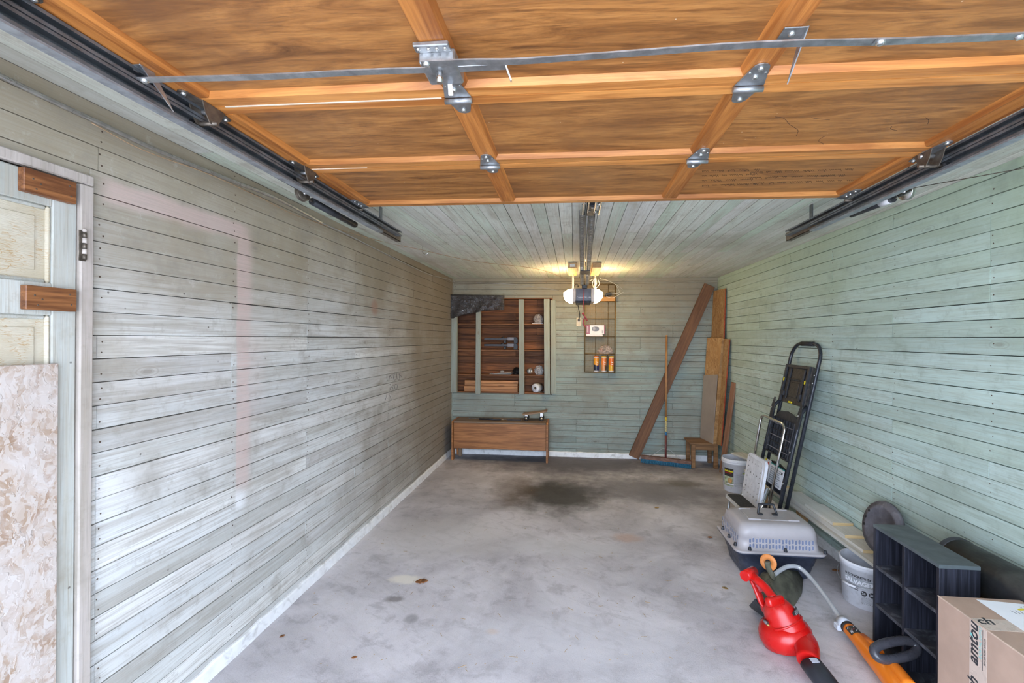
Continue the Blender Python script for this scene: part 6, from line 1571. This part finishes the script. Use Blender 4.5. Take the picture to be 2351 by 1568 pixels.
# motor housing rising from the fan, towards the handle
q0, q1, q2 = Vector((vc.x+.008, vc.y-.02, .10)), onZ(1786, 1402, .175), onZ(1768, 1372, .215)
MB().tube(spline([q0, q0.lerp(q1, .5), q1, q2], 6), .07, 24, radii=[.092, .092, .091, .090, .089, .088, .087, .086, .085, .083, .081, .079, .077, .074, .070, .064, .055, .042, .020], flat=(1, .92)).build('motor_housing', M_REDP, BL)
MB().lathe([(.089, 0), (.0925, .004), (.089, .009)], 40, q0+(q1-q0)*.34, (q1-q0)).build('seam_ring', M_REDP, BL)
MB().rbox(-.050, .050, -.020, .020, -.022, .022, .014, 3).xf(Matrix.Translation(onZ(1779, 1380, .262)) @ Matrix.Rotation(math.radians(24), 4, 'Z') @ Matrix.Rotation(math.radians(-25), 4, 'X')).build('handle_collar', M_REDP, BL)
hpnts = spline([onZ(1776, 1374, .268), onZ(1758, 1350, .290), onZ(1740, 1333, .305), onZ(1722, 1317, .310)], 6)
MB().tube(hpnts, .021, 14, flat=(.9, 1.05)).build('handle', M_REDP, BL)
ge = onZ(1720, 1317, .312); gdv = (onZ(1738, 1309, .312)-onZ(1706, 1326, .312)).normalized()
MB().cyl(ge-gdv*.045, ge+gdv*.045, .026, n=20).build('plug_grip', M_REDP, BL)
MB().tube(spline([onZ(1726, 1330, .28), onZ(1738, 1355, .235), onZ(1750, 1385, .185), onZ(1756, 1405, .14)], 6), .016, 12, flat=(.7, 1.3)).build('handle_brace', M_REDP, BL)
MB().tube([onZ(1737, 1340, .285), onZ(1743, 1348, .268), onZ(1747, 1356, .262)], .010, 10).build('switch', M_RED, BL)
MB().tube(arc(q1+Vector((.015, -.03, .045)), (.9, .2, -.1), (.15, -.85, -.5), .026, .3, math.pi-.3, 8), .005, 8).build('moulded_arch', surf('dark_red_groove', (.30, .006, .006), .4), BL)
# black intake cover behind
MB().add([onZ(1733, 1375, .16), onZ(1746, 1372, .17), onZ(1760, 1412, .06), onZ(1755, 1418, .012), onZ(1724, 1396, .012), onZ(1720, 1390, .05), onZ(1770, 1395, .012), onZ(1775, 1390, .1)],
         [(0, 1, 2), (0, 2, 5), (5, 2, 3, 4), (1, 7, 2), (7, 6, 3, 2), (0, 5, 4, 6, 7, 1), (4, 3, 6)]).build('intake_cover', M_BLK, BL)
# labels on the motor housing
ax_b = (q1-q0).normalized(); xb_, yb_, zb3 = frame(ax_b, (0, -1, 0))
def blabel(a0, a1, t0, t1, r, mat, nm, parent=BL):
    m = MB(); vs_ = []
    for k in range(9):
        u = k/8; a = a0+(a1-a0)*u; hw_ = (t1-t0)/2*math.sin(math.pi*min(max(u, .06), .94))**.6; tm = (t0+t1)/2
        for t in (tm-hw_, tm+hw_): vs_.append(q0+zb3*t+(xb_*math.cos(a)+yb_*math.sin(a))*r)
    return m.add(vs_, [(2*k, 2*k+1, 2*k+3, 2*k+2) for k in range(8)], True).build(nm, mat, parent)
for a0, a1 in ((.55, 1.75), (-1.9, -1.0)):
    l_ = blabel(a0, a1, .056, .086, .0885, M_LBLK, 'brand_label')
    for k in range(9):
        aa = a0+(a1-a0)*(.16+.08*k); m = MB(); q_ = [q0+zb3*t+(xb_*math.cos(a)+yb_*math.sin(a))*.0893 for a, t in ((aa, .061), (aa+.022, .061), (aa+.05, .077), (aa+.028, .077))]
        m.add(q_, [(0, 1, 2, 3)]).build('script_stroke', M_PAPER, l_)
    blabel(a0+(a1-a0)*.74, a1-.03*(1 if a1 > a0 else -1), .054, .062, .0892, surf('gold_swoosh', (.66, .52, .16), .4), 'gold_swoosh', l_)

# ================================================================== leaves and crumbs on the floor
M_LEAF = surf('dry_brown_leaf', (.30, .13, .05), .7, var=.4, scale=60); M_LEAF2 = surf('dry_tan_leaf', (.40, .27, .12), .7, var=.3, scale=60)
def dryleaf(px, py, s, a, mat, lab):
    c = onZ(px, py, 0); vs_ = []; fs = []; n = 8
    for k in range(n+1):
        t = k/n; w = math.sin(math.pi*t)**.8*.32*s*(1+.18*math.sin(k*2.7)); x = (t-.5)*s
        curl = .10*s*abs(2*t-1)**2
        for j, yy in ((0, -w), (1, 0), (2, w)):
            lx_, ly_ = x*math.cos(a)-yy*math.sin(a), x*math.sin(a)+yy*math.cos(a)
            vs_.append((c.x+lx_, c.y+ly_, .0012+curl+(.12*s if j != 1 else 0)*math.sin(math.pi*t)))
    for k in range(n):
        for j in range(2): fs.append((k*3+j, k*3+j+1, k*3+j+4, k*3+j+3))
    o = MB().add(vs_, fs, True).build('dry_leaf', mat); md = o.modifiers.new('t', 'SOLIDIFY'); md.thickness = .0008
    tag(o, lab, 'leaf', 'dry leaves on the floor')
dryleaf(968, 1338, .085, .35, M_LEAF, 'curled orange-brown dry leaf beside the pale patch on the floor')
dryleaf(1630, 1235, .045, .1, M_LEAF, 'small brown dry leaf left of the pet carrier')
dryleaf(1665, 1352, .040, -.6, M_LEAF2, 'small brown dry leaf left of the leaf blower handle')
dryleaf(1918, 1311, .05, .2, M_LEAF, 'dry leaf between the pet carrier and the leveler bucket')
dryleaf(648, 1462, .03, 1.0, M_LEAF, 'tiny dark leaf near the left curb')
dryleaf(813, 1511, .03, .4, M_LEAF, 'tiny red-brown leaf on the near left floor')
dryleaf(1508, 1167, .05, .5, M_LEAF2, 'tan leaf scrap right of the oil stain')
random.seed(5)
cr = MB()
for k in range(420):
    px, py = random.uniform(700, 1680), 1070+470*random.random()**1.2
    c = onZ(px, py, 0)
    if not (L+.05 < c.x < 1.0) : continue
    a = random.uniform(0, 3.14); l_ = random.uniform(.003, .011) if random.random() < .8 else random.uniform(.015, .045); w = random.uniform(.0006, .0018)
    d = Vector((math.cos(a), math.sin(a), 0))*l_
    cr.obox(c-d*.5+Vector((0, 0, .0012)), c+d*.5+Vector((0, 0, .0012)), w, .0016, (0, 0, 1))
tag(cr.build('floor_litter', M_LEAF2), 'straw and grit scattered over the concrete floor', 'litter', kind='stuff')
